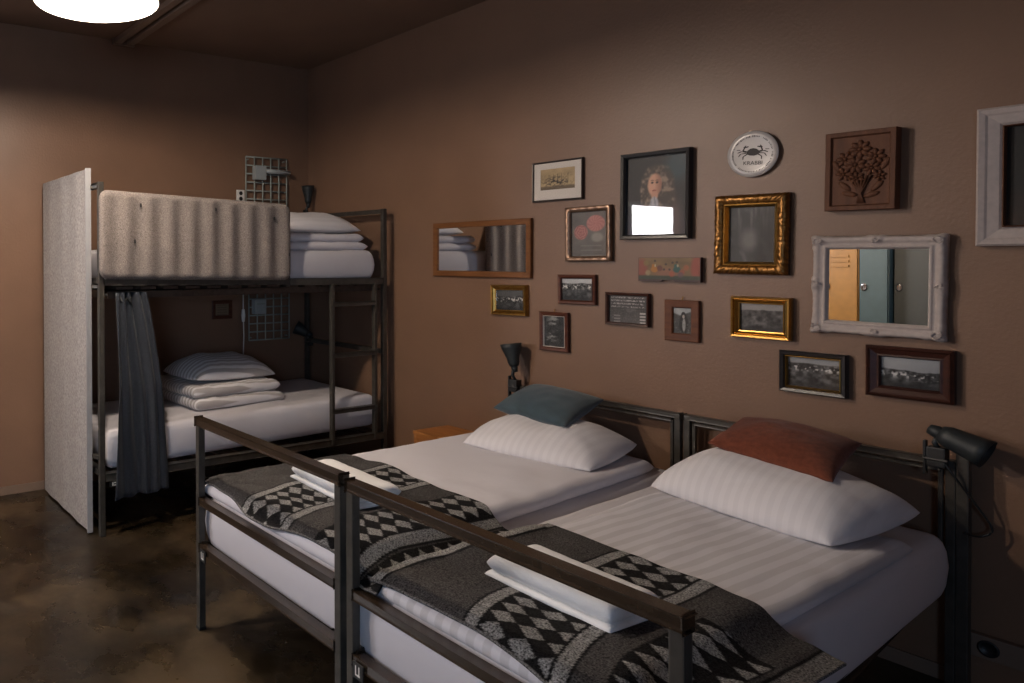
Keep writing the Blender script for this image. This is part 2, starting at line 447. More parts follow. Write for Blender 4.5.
# ------------------------------------------------------------------ pendant lamp
LP = (1.704, -2.349, 2.56)
def pendant(label, LP, power):
    t = thing('pendant_lamp', label, 'lamp', LP, group=None)
    bm = B(); R0 = .262
    lathe(bm, [(R0, 0), (R0 + .004, .004), (.232, .080), (.15, .155), (.06, .20), (.05, .25), (.0, .255)], n=56); obj('lamp_shade', bm, M['enamel_out'], t, True)
    bm = B(); lathe(bm, [(R0 - .002, .001), (.227, .077), (.146, .150), (.058, .195), (.0, .197)], n=56); obj('shade_lining', bm, M['enamel_in'], t, True)
    bm = B(); tube(bm, [(R0 * math.cos(a), R0 * math.sin(a), 0) for a in [2 * PI * k / 56 for k in range(57)]], .004, 6, False); obj('rim', bm, M['enamel_in'], t, True)
    bm = B(); lathe(bm, [(0, .045), (.025, .05), (.04, .075), (.038, .10), (.02, .135), (.018, .18)], n=20); obj('bulb', bm, M['bulb'], t, True)
    bm = B(); tube(bm, [(0, 0, .25), (0, 0, ROOM_Z - LP[2] - .03)], .004); obj('cord', bm, M['black'], t)
    bm = B(); lathe(bm, [(.0, ROOM_Z - LP[2] - .04), (.05, ROOM_Z - LP[2] - .03), (.055, ROOM_Z - LP[2] - .001), (0, ROOM_Z - LP[2] - .001)]); obj('ceiling_rose', bm, M['black'], t, True)
    pl = bpy.data.lights.new('pendant_light', 'POINT'); pl.energy = power; pl.color = (1, .84, .70); pl.shadow_soft_size = .04
    po = bpy.data.objects.new('pendant_light', pl); COL.objects.link(po); po.location = (LP[0], LP[1], LP[2] + .03)
    return t
pendant('round pendant lamp with glowing white inside, hanging near the ceiling conduit', LP, 46)
pendant('round pendant lamp hanging between the window and the lockers', (1.45, -4.35, 2.22), 62)   # the next lamp of the row, beyond the left border

# ------------------------------------------------------------------ bunk bed
XB, XF = .11, .968
YL, YR = -2.07, -.10 
bunk = thing('bunk_bed', 'dark steel bunk bed with felt panels standing along the left wall', 'bunk bed', (0, 0, 0))
S = M['steel']
for x, y, h in ((XF, YL, 1.885), (XF, YR, 1.805), (XB, YL, 1.88), (XB, YR, 1.815)):
    bm = B(); box(bm, x - .015, x + .015, y - .015, y + .015, 0, h, .004); obj('post', bm, S, bunk)
def part(name, m, *bars, parent=bunk):
    bm = B()
    for b_ in bars: bar(bm, *b_)
    return obj(name, bm, m, parent)
for za, zb in ((1.797, 1.787), (.86, .86), (1.325, 1.325)): part('head_rail', S, ((XB, YR, za), (XF, YR, zb), .028))
for za in (1.868, 1.36, .34): part('foot_rail', S, ((XB, YL, za), (XF, YL, za), .028))
part('upper_side_rail', S, ((XF, YL + .02, 1.352), (XF, -.885, 1.335), .036, .034), ((XF, -.87, 1.335), (XF, YR - .02, 1.328), .036, .042), ((XF, -.877, 1.37), (XF, -.877, 1.305), .03))
part('lower_side_rail', S, ((XF, YL + .02, .315), (XF, YR - .02, .310), .04, .04))
for za, zb in ((.315, .31), (1.35, 1.33)): part('back_rail', S, ((XB, YL, za), (XB, YR, zb), .03))
bm = B()
for k in range(14):
    y = YL + .10 + k * .138; z = 1.322 - .0075 * k / 7
    box(bm, XB + .02, XF - .02, y, y + .09, z - .012, z + .004)
obj('upper_slats', bm, M['slat'], bunk)
bm = B()
for k in range(14):
    y = YL + .10 + k * .138; box(bm, XB + .02, XF - .02, y, y + .09, .30, .315)
obj('lower_slats', bm, M['slat'], bunk)
bm = B(); box(bm, XB + .03, XF - .035, YL + .05, YR - .03, 1.262, 1.300); obj('bed_base', bm, M['slat'], bunk)
# ladder
lad = bpy.data.objects.new('ladder', None); COL.objects.link(lad); lad.parent = bunk
for y in (-.54, -.19):
    bm = B(); bar(bm, (XF + .012, y, .30), (XF + .012, y, 1.315), .032, .022); obj('stile', bm, S, lad)
for z in (1.185, .86, .505):
    bm = B(); bar(bm, (XF + .012, -.54, z), (XF + .012, -.19, z), .028, .026); obj('rung', bm, S, lad)
# guard panel: ribbed felt with rounded corners, sagging a little towards the head
def guard():
    y0, y1 = -2.088, -.872; nx, nz = 120, 26; th = .03; R = .05
    verts = []; idx = {}
    for s in (0, 1):
        for j in range(nz + 1):
            for i in range(nx + 1):
                u = i / nx; v = j / nz; y = y0 + (y1 - y0) * u
                zb = 1.370 - .026 * u; zt = 1.842 - .038 * u
                z = zb + (zt - zb) * v
                # rounded corners
                a = min(y - y0, y1 - y); b_ = min(z - zb, zt - z)
                if a < R and b_ < R:
                    d = math.hypot(R - a, R - b_); m_ = max(R - a, R - b_)
                    if d > 1e-9:
                        k = m_ / d
                        a2, b2 = R - (R - a) * k, R - (R - b_) * k
                        y = y0 + a2 if y - y0 < y1 - y else y1 - a2
                        z = zb + b2 if z - zb < zt - z else zt - b2
                e = min(a, b_); edge = math.sqrt(max(0, 1 - (1 - min(e / .012, 1)) ** 2))
                rib = .0085 * math.sin(2 * PI * 9.5 * u + .4) * (.55 + .45 * math.sin(PI * v)) + .003 * mnoise.noise(Vector((u * 9, v * 3, s * 5)))
                x = XF + .028 + (1 if s == 0 else -1) * (.004 + th / 2 * edge) + rib * edge
                idx[s, i, j] = len(verts); verts.append((x, y, z))
    f = []
    for s in (0, 1):
        for j in range(nz):
            for i in range(nx):
                q = [idx[s, i, j], idx[s, i + 1, j], idx[s, i + 1, j + 1], idx[s, i, j + 1]]
                f.append(q if s == 0 else q[::-1])
    for i in range(nx):
        f.append([idx[0, i + 1, 0], idx[0, i, 0], idx[1, i, 0], idx[1, i + 1, 0]]); f.append([idx[0, i, nz], idx[0, i + 1, nz], idx[1, i + 1, nz], idx[1, i, nz]])
    for j in range(nz):
        f.append([idx[0, 0, j], idx[0, 0, j + 1], idx[1, 0, j + 1], idx[1, 0, j]]); f.append([idx[0, nx, j + 1], idx[0, nx, j], idx[1, nx, j], idx[1, nx, j + 1]])
    return verts, f
gp = obj('guard_panel', guard(), M['felt'], bunk, True)
for (y, z) in ((-1.86, 1.765), (-1.895, 1.57), (-1.40, 1.755), (-1.00, 1.715), (-.895, 1.50)):
    bm = B(); box(bm, XF + .046, XF + .056, y - .003, y + .003, z - .010, z + .010); obj('slot', bm, M['black'], gp)
# end panel
def end_panel():
    bm = B(); x0, x1, z0, z1, y0, th = .060, .902, .012, 1.958, -2.11, .024
    n = 60; cols = []
    for i in range(n + 1):
        u = i / n; x = x0 + (x1 - x0) * u
        dy = .0022 * math.sin(2 * PI * 3.3 * u + 1.0)
        cols.append([bm.verts.new((x, y0 - th / 2 + dy, z0)), bm.verts.new((x, y0 - th / 2 + dy, z1 - .0 * u)), bm.verts.new((x, y0 + th / 2, z1)), bm.verts.new((x, y0 + th / 2, z0))])
    for a, b_ in zip(cols, cols[1:]):
        for k in range(4): bm.faces.new((a[k], b_[k], b_[(k + 1) % 4], a[(k + 1) % 4]))
    bm.faces.new(cols[0]); bm.faces.new(cols[-1])
    return bm
ep = obj('end_panel', end_panel(), M['felt_pale'], bunk)
bm = B(); box(bm, .903, .910, -2.132, -2.101, .008, 1.962, .002); obj('edge_strip', bm, M['felt_edge'], ep)
for z in (1.86, 1.33, .42):
    bm = B(); bar(bm, (.905, -2.095, z), (XF - .01, -2.075, z), .018); obj('bracket', bm, S, bunk)
# curtain rod and number tag
bm = B(); tube(bm, [(XF - .045, YL, 1.283), (XF - .045, YR, 1.272)], .008); obj('curtain_rod', bm, M['black'], bunk, True)
t_ = obj('number_tag', box(B(), XF + .021, XF + .024, -2.035, -1.985, .262, .292), M['black'], bunk)
bm = B(); box(bm, XF + .0245, XF + .0252, -2.020, -2.015, .268, .286); box(bm, XF + .0245, XF + .0252, -2.010, -2.000, .268, .273); box(bm, XF + .0245, XF + .0252, -2.010, -2.000, .281, .286)
obj('tag_mark', bm, M['white_plastic'], t_)

# curtain: gathered at the foot end of the lower bunk, hung from the rod
def curtain():
    nx, nz = 90, 50; verts = []
    for j in range(nz + 1):
        v = j / nz; z = 1.295 - v * 1.085
        ya = -1.985 - .04 * v; yb = -1.815 + .115 * v ** .8
        for i in range(nx + 1):
            u = i / nx
            y = ya + (yb - ya) * u
            amp = .020 * (1 - .55 * v)
            x = XF - .012 + .075 * min(1, v * 2.2) + amp * math.sin(2 * PI * (4.5 * u + .25 * math.sin(3 * v + 4 * u))) + .012 * math.sin(2 * PI * 1.3 * u + 1 + v)
            x += .006 * mnoise.noise(Vector((u * 5, v * 4, 2)))
            zz = z + .02 * (u - .4) * v + (.006 * math.sin(u * 17) if j == nz else 0)
            verts.append((x, y, zz))
    f = [(j * (nx + 1) + i, j * (nx + 1) + i + 1, (j + 1) * (nx + 1) + i + 1, (j + 1) * (nx + 1) + i) for j in range(nz) for i in range(nx)]
    return verts, f
cu = thing('bunk_curtain', 'slate grey curtain gathered at the foot of the lower bunk', 'curtain', (0, 0, 0))
cc = obj('cloth', curtain(), M['curtain'], cu, True)
md = cc.modifiers.new('thick', 'SOLIDIFY'); md.thickness = .003
for k in range(6):
    y = -1.965 + .012 * k
    bm = B(); tube(bm, [(XF - .045 + .013 * math.cos(a), y + .002 * a, 1.283 + .015 * math.sin(a)) for a in [2 * PI * q / 12 for q in range(13)]], .0025, 5)
    obj('ring', bm, M['black'], cu, True)
bm = B(); tube(bm, [(XF - .005, -1.965, 1.275), (XF + .01, -1.95, 1.24), (XF + .008, -1.925, 1.262), (XF + .012, -1.905, 1.235), (XF + .0, -1.9, 1.27)], .008, 6); obj('tie_strap', bm, M['black'], cu, True)

# bunk bedding
def mattress(name, label, x0f, x1f, x0h, x1h, y0, y1, z0, z1, dz=0., seed=0, m=None):
    zc = (z0 + z1) / 2
    return soft_obj(name, m or M['sheet'], label, 'mattress', (x0f, y0, zc), (x1f, y0, zc), (x1h, y1, zc + dz), (x0h, y1, zc + dz),
                    z1 - z0, .055, p=3.2, nx=40, ny=60, wr=.004, fq=5, seed=seed)
ml = mattress('mattress', 'white sheeted mattress on the lower bunk', XB + .0, XF - .032, XB + .0, XF - .03, YL + .04, YR - .035, .335, .545, .03, 3)
mu = mattress('mattress', 'white sheeted mattress on the upper bunk', XB + .02, XF - .02, XB + .02, XF - .02, YL + .05, YR - .06, 1.335, 1.53, 0, 5)
# upper: folded duvet in two layers, pillow on top
from mathutils.bvhtree import BVHTree
def world_bvh(objs):
    vv, ff = [], []
    for o in objs:
        n0 = len(vv); L = o.location
        vv += [v.co + L for v in o.data.vertices]; ff += [[i + n0 for i in p.vertices] for p in o.data.polygons]
    return BVHTree.FromPolygons(vv, ff)
def settle(o, objs, sink=.006):
    """raise or lower o until it rests on the objects below it"""
    t = world_bvh(objs); best = -9
    lo = min(v.co.z for v in o.data.vertices); L = o.location
    for v in o.data.vertices:
        p = v.co + L
        h = t.ray_cast(Vector((p.x, p.y, 3.0 if o.location.z > 1.2 else 1.25)), Vector((0, 0, -1)))[0]
        if h: best = max(best, h.z - p.z)
    if best > -9: o.location.z += best - sink
    return o
def folded(name, label, m, cx, cy, z, w, d, layers, th, rot=0., group=None, seed=0, wr=.006):
    vs_, fs = [], []
    for k in range(layers):
        ww, dd = w * (1 - .03 * k), d * (1 - .02 * k); zc = z + th * (k + .5) * .93
        ox = .012 * math.sin(seed + 2 * k); oy = .012 * math.cos(seed + k)
        cs, sn = math.cos(rot), math.sin(rot)
        P = [(cx + ox + a * cs - b_ * sn, cy + oy + a * sn + b_ * cs, zc) for a, b_ in ((-ww / 2, -dd / 2), (ww / 2, -dd / 2), (ww / 2, dd / 2), (-ww / 2, dd / 2))]
        (v, f), cen = soft(*P, th, min(.045, th * .9), p=2.2, nx=26, ny=26, wr=wr, fq=9, seed=seed + 5 * k)
        n0 = len(vs_); vs_ += [(a[0] + cen.x - cx, a[1] + cen.y - cy, a[2] + cen.z - z) for a in v]; fs += [[i + n0 for i in q] for q in f]
    o = obj(name, (vs_, fs), m, None, True, loc=(cx, cy, z)); return tag(o, label, 'duvet', group)
fu = settle(folded('folded_duvet', 'white duvet folded on the upper bunk mattress under a pillow', M['duvet'], .60, -.535, 1.532, .62, .67, 2, .058, seed=1), [mu])
def pillow(name, label, m, cx, cy, z, w, d, th, rot, tilt=(0, 0), cat='pillow', seed=0, pinch=.02, group=None, wr=.012):
    cs, sn = math.cos(rot), math.sin(rot)
    P = []
    for a, b_ in ((-w / 2, -d / 2), (w / 2, -d / 2), (w / 2, d / 2), (-w / 2, d / 2)):
        P.append((cx + a * cs - b_ * sn, cy + a * sn + b_ * cs, z + th / 2 * .4 + a * tilt[0] + b_ * tilt[1]))
    return soft_obj(name, m, label, cat, *P, th, min(w, d) * .46, p=1.9, nx=34, ny=30, wr=wr, fq=7, seed=seed, pinch=pinch, group=group, top=1.6, bot=.4, corner=.25)
settle(pillow('pillow', 'white pillow on the folded duvet of the upper bunk', M['pillowlinen'], .58, -.50, 1.636, .54, .70, .16, 0, seed=4), [fu], .012)
fl = settle(folded('folded_duvet', 'white striped duvet folded on the lower bunk mattress', M['oldlinen'], .45, -1.09, .552, .62, .66, 2, .072, rot=.05, seed=8, wr=.01), [ml], .012)
settle(pillow('pillow', 'grey striped pillow on the folded duvet of the lower bunk', M['oldlinen'], .42, -1.05, .688, .50, .64, .16, .05, (0, -.02), seed=6), [fl], .015)

# things on the left wall behind the bunk
def grid_panel(label, y0, y1, z0, z1, ncol, nrow):
    t = thing('wire_grid', label, 'wire grid', (0, (y0 + y1) / 2, z0))
    w = y1 - y0; h = z1 - z0
    bm = B()
    for s in (-w / 2, w / 2): tube(bm, [(.03, s, 0), (.03, s, h)], .006, 6)
    for z in (0, h): tube(bm, [(.03, -w / 2, z), (.03, w / 2, z)], .006, 6)
    obj('outer_frame', bm, M['greygreen'], t, True)
    bm = B()
    for k in range(1, ncol): tube(bm, [(.032, -w / 2 + w * k / ncol, 0), (.032, -w / 2 + w * k / ncol, h)], .006, 6)
    for k in range(1, nrow): tube(bm, [(.026, -w / 2, h * k / nrow), (.026, w / 2, h * k / nrow)], .006, 6)
    obj('wire_mesh', bm, M['greygreen'], t, True)
    bm = B()
    for s in (-w / 2 + .02, w / 2 - .02):
        for z in (.02, h - .02):
            bm = B(); tube(bm, [(.001, s, z), (.03, s, z)], .005, 6); obj('wall_spacer', bm, M['greygreen'], t, True)
    return t
grid_panel('grey wire grid panel on the wall above the upper bunk', -.593, -.230, 1.80, 2.237, 5, 7)
grid_panel('grey wire grid panel on the wall behind the lower bunk', -.572, -.210, .872, 1.24, 5, 6)
def rbox(name, label, cat, m, x0, x1, y0, y1, z0, z1, bev=.004, group=None):
    return tag(obj(name, box(B(), x0, x1, y0, y1, z0, z1, bev), m), label, cat, group)
t = thing('reading_light', 'grey box lamp with a white tube arm on the upper wire grid', 'lamp', (.04, -.5, 2.1))
bm = B(); box(bm, .0, .05, -.045, .05, -.035, .065, .006); obj('ballast_box', bm, M['boxgrey'], t)
bm = B(); tube(bm, [(.03, .05, .035), (.03, .27, .028)], .018, 12); obj('tube_lamp', bm, M['boxgrey'], t, True)
t = thing('power_box', 'pale grey box on the lower wire grid', 'box', (.04, -.505, 1.12))
bm = B(); box(bm, .0, .05, -.05, .05, -.05, .06, .006); obj('housing', bm, M['boxgrey'], t)
bm = B(); box(bm, .0495, .052, -.035, .035, .02, .03); obj('seam', bm, M['greygreen'], t)
t = thing('wall_socket', 'white double socket beside the upper wire grid', 'socket', (.001, -.628, 1.945))
bm = B(); box(bm, 0, .012, -.033, .033, -.045, .045, .003); obj('cover_plate', bm, M['white_plastic'], t)
for z in (-.02, .02):
    bm = B(); lathe(bm, [(.0, 0), (.015, 0), (.015, .002), (0, .002)], axis_matrix((.0125, 0, z), (1, 0, 0)), 16); obj('socket_hole', bm, M['black'], t)
t = thing('cord_switch', 'white cord with an inline switch hanging behind the lower bunk', 'cord', (.02, -.615, 1.06))
bm = B(); tube(bm, [(0, 0, .24), (.004, -.002, .1), (0, 0, 0), (.004, .002, -.15), (0, -.002, -.33)], .005, 6); obj('cord', bm, M['cordwhite'], t, True)
bm = B(); lathe(bm, [(0, -.05), (.011, -.045), (.016, 0), (.011, .045), (0, .05)], n=12); obj('switch', bm, M['white_plastic'], t, True)

# ------------------------------------------------------------------ picture frames on the back wall
def frame_mesh(w, h, prof, n=2, disp=None):
    """moulding swept round a w x h rectangle; prof = (inset, depth) pairs from the outer back edge inwards"""
    bm = B(); rings = []
    for pi, (ins, dep) in enumerate(prof):
        a, b_ = w / 2 - ins, h / 2 - ins; ring = []
        cs = [(-a, -b_), (a, -b_), (a, b_), (-a, b_)]
        for k in range(4):
            p, q = cs[k], cs[(k + 1) % 4]
            for i in range(n):
                s = i / n; x, z = p[0] + (q[0] - p[0]) * s, p[1] + (q[1] - p[1]) * s
                d = dep
                if disp: x, z, d = disp(x, z, d, pi, k, s)
                ring.append(bm.verts.new((x, -d, z)))
        rings.append(ring)
    N = 4 * n
    for a, b_ in zip(rings, rings[1:]):
        for k in range(N): bm.faces.new((a[k], a[(k + 1) % N], b_[(k + 1) % N], b_[k]))
    a, b_ = rings[-1], rings[0]
    for k in range(N): bm.faces.new((a[k], a[(k + 1) % N], b_[(k + 1) % N], b_[k]))
    return bm

def hang(kind, label, cat, cx, cz, w, h, tilt=0.):
    return thing(kind, label, cat, (cx, -.003, cz), (0, math.radians(tilt), 0))

def pic(label, cx, cz, w, h, fw, depth, fm, paint, tilt=0., prof=None, lip=None, lipm=None, matw=0., glass=True, nx=64, ny=48, disp=None, n=2, hook=False, pm=None):
    t = hang('framed_picture', label, 'picture', cx, cz, w, h, tilt)
    prof = prof or [(0, 0), (0, depth * .85), (fw * .15, depth), (fw * .7, depth * .9), (fw, depth * .6), (fw, .002)]
    obj('frame', frame_mesh(w, h, prof, n, disp), fm, t, smooth=disp is not None)
    iw, ih = w - 2 * fw, h - 2 * fw
    if lip:
        obj('inner_lip', frame_mesh(iw + .002, ih + .002, [(0, .002), (0, depth * .72), (lip * .5, depth * .78), (lip, depth * .5), (lip, .002)]), lipm, t)
        iw -= 2 * lip; ih -= 2 * lip
    if matw:
        obj('mat_board', frame_mesh(iw + .002, ih + .002, [(0, .001), (0, .006), (matw[0], .006), (matw[0], .001)]) if False else matboard(iw, ih, matw), M['mat_board'], t)
        canvas('print', paint, iw - 2 * matw[0], ih - matw[1] - matw[2], M['picture'], t, -.0045, nx, ny, cz=(matw[2] - matw[1]) / 2)
    else:
        canvas('print', paint, iw + .002, ih + .002, pm or M['picture'], t, -.005, nx, ny)
    if glass:
        bm = B(); box(bm, -iw / 2, iw / 2, -.0092, -.0078, -ih / 2, ih / 2); obj('glass', bm, M['glass'], t)
    if hook:
        bm = B(); tube(bm, [(0, -.004, h / 2 - .004), (.0, -.008, h / 2 + .008), (.003, -.004, h / 2 + .016)], .0022, 6); obj('hook', bm, M['gold'], t, True)
    return t
def matboard(w, h, mw):
    bm = B(); s, tp, bt = mw
    box(bm, -w / 2, -w / 2 + s, -.0065, -.001, -h / 2, h / 2); box(bm, w / 2 - s, w / 2, -.0065, -.001, -h / 2, h / 2)
    box(bm, -w / 2 + s, w / 2 - s, -.0065, -.001, h / 2 - tp, h / 2); box(bm, -w / 2 + s, w / 2 - s, -.0065, -.001, -h / 2, -h / 2 + bt)
    return bm

G = lambda g: np.stack([g, g, g], -1)
def landscape(seed, hor=.62, sky=150, land=70, amp=.10, houses=True, tint=(1, 1, 1)):
    def f(u, v):
        ridge = hor + amp * (fbm(u, u * 0, 3, 1, seed) - .5) * 2
        s = step(v, ridge, .03)
        c = G(land + 150 * (fbm(u, v, 9, 7, seed + 3) - .5) + 0 * u)
        c = mixc(c, (sky, sky, sky), s * (.86 + .14 * fbm(u, v, 3, 3, seed + 8)))
        if houses:
            hn = vnoise(u, v, 26, 16, seed + 5); band = np.exp(-((v - ridge + .16) / .11) ** 2)
            c = mixc(c, (226, 222, 216), np.clip((hn - .58) * 8, 0, 1) * band)
            c = mixc(c, (14, 13, 13), np.clip((vnoise(u, v, 22, 18, seed + 6) - .66) * 7, 0, 1) * band)
        c = mixc(c, (30, 30, 32), step(.16 - v, 0, .12) * .6)
        return c * np.asarray(tint)
    return f

# small wooden mirror
t = hang('wall_mirror', 'wide wooden framed mirror reflecting the upper bunk', 'mirror', 1.685, 1.527, .708, .326, .3)
obj('frame', frame_mesh(.708, .326, [(0, 0), (0, .018), (.003, .021), (.030, .019), (.034, .012), (.034, .002)]), M['wood_mirror'], t)
bm = B(); box(bm, -.321, .321, -.008, -.003, -.130, .130); obj('mirror_glass', bm, M['mirror'], t)

# etching with mat board
def etching(u, v):
    c = np.ones(u.shape + (3,)) * np.array([168, 146, 108.]) * (.85 + .3 * fbm(u, v, 5, 4, 11))[..., None]
    ship = np.clip((vnoise(u, v, 24, 18, 12) - .42) * 4, 0, 1) * np.exp(-((v - .38) / .24) ** 2) * np.exp(-((u - .48) / .36) ** 2)
    c = mixc(c, (30, 24, 20), ship)
    for x in (.25, .38, .5, .62, .8):
        c = mixc(c, (46, 38, 30), np.clip(1 - np.abs(u - x) / .012, 0, 1) * (v > .3) * (v < .75) * .7)
    return mixc(c, (60, 50, 40), step(.16 - v, 0, .08) * .6)
pic('thin dark framed etching with a wide cream mat, topmost left picture', 2.192, 1.875, .295, .211, .009, .016, M['etchframe'], etching, .3, matw=(.038, .032, .052), nx=60, ny=40)

# two pink rosettes
def rosettes(u, v):
    c = np.ones(u.shape + (3,)) * np.array([92, 88, 84.]) * (.8 + .45 * fbm(u, v, 4, 5, 21))[..., None]
    for cx, cy, rx, ry, sd in ((.27, .54, .19, .165, 1), (.68, .73, .25, .18, 2)):
        e = ell(u, v, cx, cy, rx, ry, .12); d = np.sqrt(((u - cx) / rx) ** 2 + ((v - cy) / ry) ** 2); a = np.arctan2(v - cy, u - cx)
        c = mixc(c, (176, 118, 112), e)
        pat = (np.sin(d * 17 + 1.5 * np.sin(a * 5 + sd)) > .2) * e * .55 if sd == 1 else (np.sin(a * 12 + d * 8) > .5) * e * .3
        c = mixc(c, (120, 66, 62), pat)
    r = ell(u, v, .72, .42, .16, .10, .5); c = mixc(c, (150, 148, 140), r * .7)
    lines = (np.sin(v * 60) > .55) * (v < .3) * (u > .25) * (u < .85); c = mixc(c, (140, 136, 130), lines * .45)
    return c
pic('bronze framed picture with two pink rosettes, below the etching', 2.370, 1.591, .244, .275, .026, .026, M['bronze'], rosettes, -.4, nx=60, ny=70, n=14,
    disp=lambda x, z, d, pi, k, s: (x, z, d + (.003 * math.sin(s * 2 * PI * 5) if pi in (2, 3) else 0)))

# bewigged portrait: a plain generic sitter
def portrait(u, v):
    c = np.ones(u.shape + (3,)) * np.array([22, 20, 20.]) * (.7 + .6 * fbm(u, v, 4, 5, 31))[..., None]
    c = mixc(c, (34, 66, 76), ell(u, v, .86, .86, .22, .2, .9) * .8)
    c = mixc(c, (40, 34, 46), ell(u, v, .5, .05, .52, .42, .25))                      # coat
    c = mixc(c, (86, 62, 54), ell(u, v, .72, .14, .2, .38, .5) * .8)
    curl = fbm(u, v, 14, 16, 33, 3)
    wig = np.maximum(np.maximum(ell(u, v, .5, .70, .23, .19, .25), ell(u, v, .36, .56, .13, .24, .3)), ell(u, v, .66, .54, .15, .3, .3))
    c = mixc(c, (62, 50, 42), wig); c = mixc(c, (140, 120, 102), wig * np.clip((curl - .46) * 4, 0, 1))
    face = ell(u, v, .475, .635, .115, .145, .22, -.1)
    c = mixc(c, (206, 156, 128), face); c = mixc(c, (136, 88, 70), face * step(u, .52, .1) * .7)
    for ex in (.435, .515): c = mixc(c, (38, 26, 22), ell(u, v, ex, .665, .022, .012, .5)); c = mixc(c, (70, 50, 40), ell(u, v, ex, .692, .028, .008, .5) * .7)
    c = mixc(c, (205, 160, 132), ell(u, v, .468, .625, .013, .045, .6)); c = mixc(c, (128, 58, 50), ell(u, v, .468, .562, .034, .011, .4))
    c = mixc(c, (196, 146, 120), ell(u, v, .475, .50, .055, .06, .3))
    jab = np.maximum(ell(u, v, .47, .40, .07, .085, .3), ell(u, v, .44, .31, .055, .1, .3))
    c = mixc(c, (176, 176, 182), jab * (.7 + .3 * curl)); c = mixc(c, (80, 80, 86), jab * (np.sin(u * 90 + v * 20) > .5) * .4)
    return c
pic('large black framed portrait of a person in a long curled wig and dark coat', 2.702, 1.757, .318, .404, .022, .030, M['blackframe'], portrait, .6, nx=90, ny=110)

# painted board with a notch
t = hang('painted_board', 'painted board with orange and green birds among flowers, below the portrait', 'picture', 2.767, 1.415, .274, .109, .3)
def birds(u, v):
    c = np.ones(u.shape + (3,)) * np.array([134, 104, 62.]) * (.8 + .4 * fbm(u, v, 6, 4, 41))[..., None]
    c = mixc(c, (150, 74, 54), ell(u, v, .04, .5, .11, .45, .6)); c = mixc(c, (160, 74, 52), ell(u, v, .96, .5, .10, .6, .4))
    c = mixc(c, (156, 96, 76), ell(u, v, .5, .28, .2, .24, .8) * .7)
    c = mixc(c, (54, 62, 42), step(.17 - v, 0, .07))
    for cx, col in ((.27, (188, 120, 36)), (.64, (40, 86, 78))):
        c = mixc(c, col, ell(u, v, cx, .46, .06, .14, .3)); c = mixc(c, col, ell(u, v, cx - .02, .62, .025, .1, .3))
        c = mixc(c, (206, 190, 150), ell(u, v, cx + .015, .64, .012, .07, .4))
    for cx, cy, col in ((.36, .52, (96, 44, 36)), (.72, .35, (172, 78, 50)), (.79, .55, (176, 96, 56)), (.56, .25, (176, 84, 52)), (.16, .3, (170, 150, 110)), (.13, .75, (140, 118, 60)), (.70, .22, (104, 74, 84))):
        c = mixc(c, col, ell(u, v, cx, cy, .045, .13, .5) * (.55 + .45 * fbm(u, v, 22, 10, 43)))
    for cx, cy in ((.46, .70), (.43, .46), (.52, .46), (.57, .78), (.64, .80), (.28, .86)):
        c = mixc(c, (48, 34, 26), ell(u, v, cx, cy, .018, .05, .5) * .9)
    return c * .84
bm = B()
prof = [(-.137, -.0545), (-.035, -.0545), (-.028, -.049), (.022, -.049), (.03, -.0545), (.137, -.0545), (.137, .0545), (-.137, .0545)]
fr = [bm.verts.new((x, -.022, z)) for x, z in prof]; bk = [bm.verts.new((x, -.001, z)) for x, z in prof]
bm.faces.new(fr); bm.faces.new(bk[::-1])
for k in range(8): bm.faces.new((fr[k], fr[(k + 1) % 8], bk[(k + 1) % 8], bk[k]))
obj('board', bm, M['wood_dark'], t)
canvas('painting', birds, .270, .098, M['picture'], t, -.0225, 90, 34, cz=.004)

# small gold frame
goldprof = lambda w, d: [(0, 0), (0, d * .6), (w * .12, d), (w * .35, d * .95), (w * .45, d * .7), (w * .6, d * .8), (w * .85, d * .5), (w, d * .45), (w, .002)]
pic('small gold framed landscape under the wooden mirror', 1.894, 1.238, .240, .171, .030, .024, M['gold'], landscape(51, .72, 90, 62, .1, True), -.9, goldprof(.030, .024), nx=60, ny=44)
pic('small brown framed photograph of a white village in a valley', 2.305, 1.310, .210, .151, .019, .018, M['wood_red'], landscape(61, .78, 200, 70, .06, True), -.6, nx=60, ny=44, lip=.003, lipm=M['wood_dark'])
def cascade(u, v):
    c = G(44 + 60 * (fbm(u, v, 5, 8, 71) - .4))
    c = mixc(c, (165, 165, 160), np.clip((fbm(u, v, 4, 12, 72) - .52) * 8, 0, 1) * np.exp(-((u - .25 - .2 * v) / .3) ** 2) * .9)
    return c
pic('upright red brown framed photograph above the headboard lamp', 2.176, 1.085, .169, .205, .022, .020, M['wood_red'], cascade, -.5, lip=.003, lipm=M['mat_board'], hook=True)
def document(u, v):
    r = vnoise(u, v, 60, 34, 81)
    c = G(58 + 40 * (fbm(u, v, 8, 6, 82) - .3))
    lines = (np.sin(v * 2 * PI * 9) > .1) * (v > .5) * (u > .05) * (u < .93)
    c = mixc(c, (176, 170, 168), lines * np.clip((r - .35) * 4, 0, 1) * .9)
    small = (np.sin(v * 2 * PI * 22) > 0) * (v < .5) * np.clip((r - .4) * 4, 0, 1)
    c = mixc(c, (120, 114, 112), small * .6)
    c = mixc(c, (200, 195, 190), ((u > .80) & (u < .95) & (v < .42) & (np.sin(v * 2 * PI * 9) > 0)) * .8)
    c = mixc(c, (170, 165, 162), ((u > .12) & (u < .3) & (v < .3) & (np.sin(v * 2 * PI * 9) > .3)) * .6)
    return c
pic('brown framed printed notice with rows of small pale lettering', 2.570, 1.224, .213, .157, .014, .022, M['wood_dark'], document, .2, nx=110, ny=80)
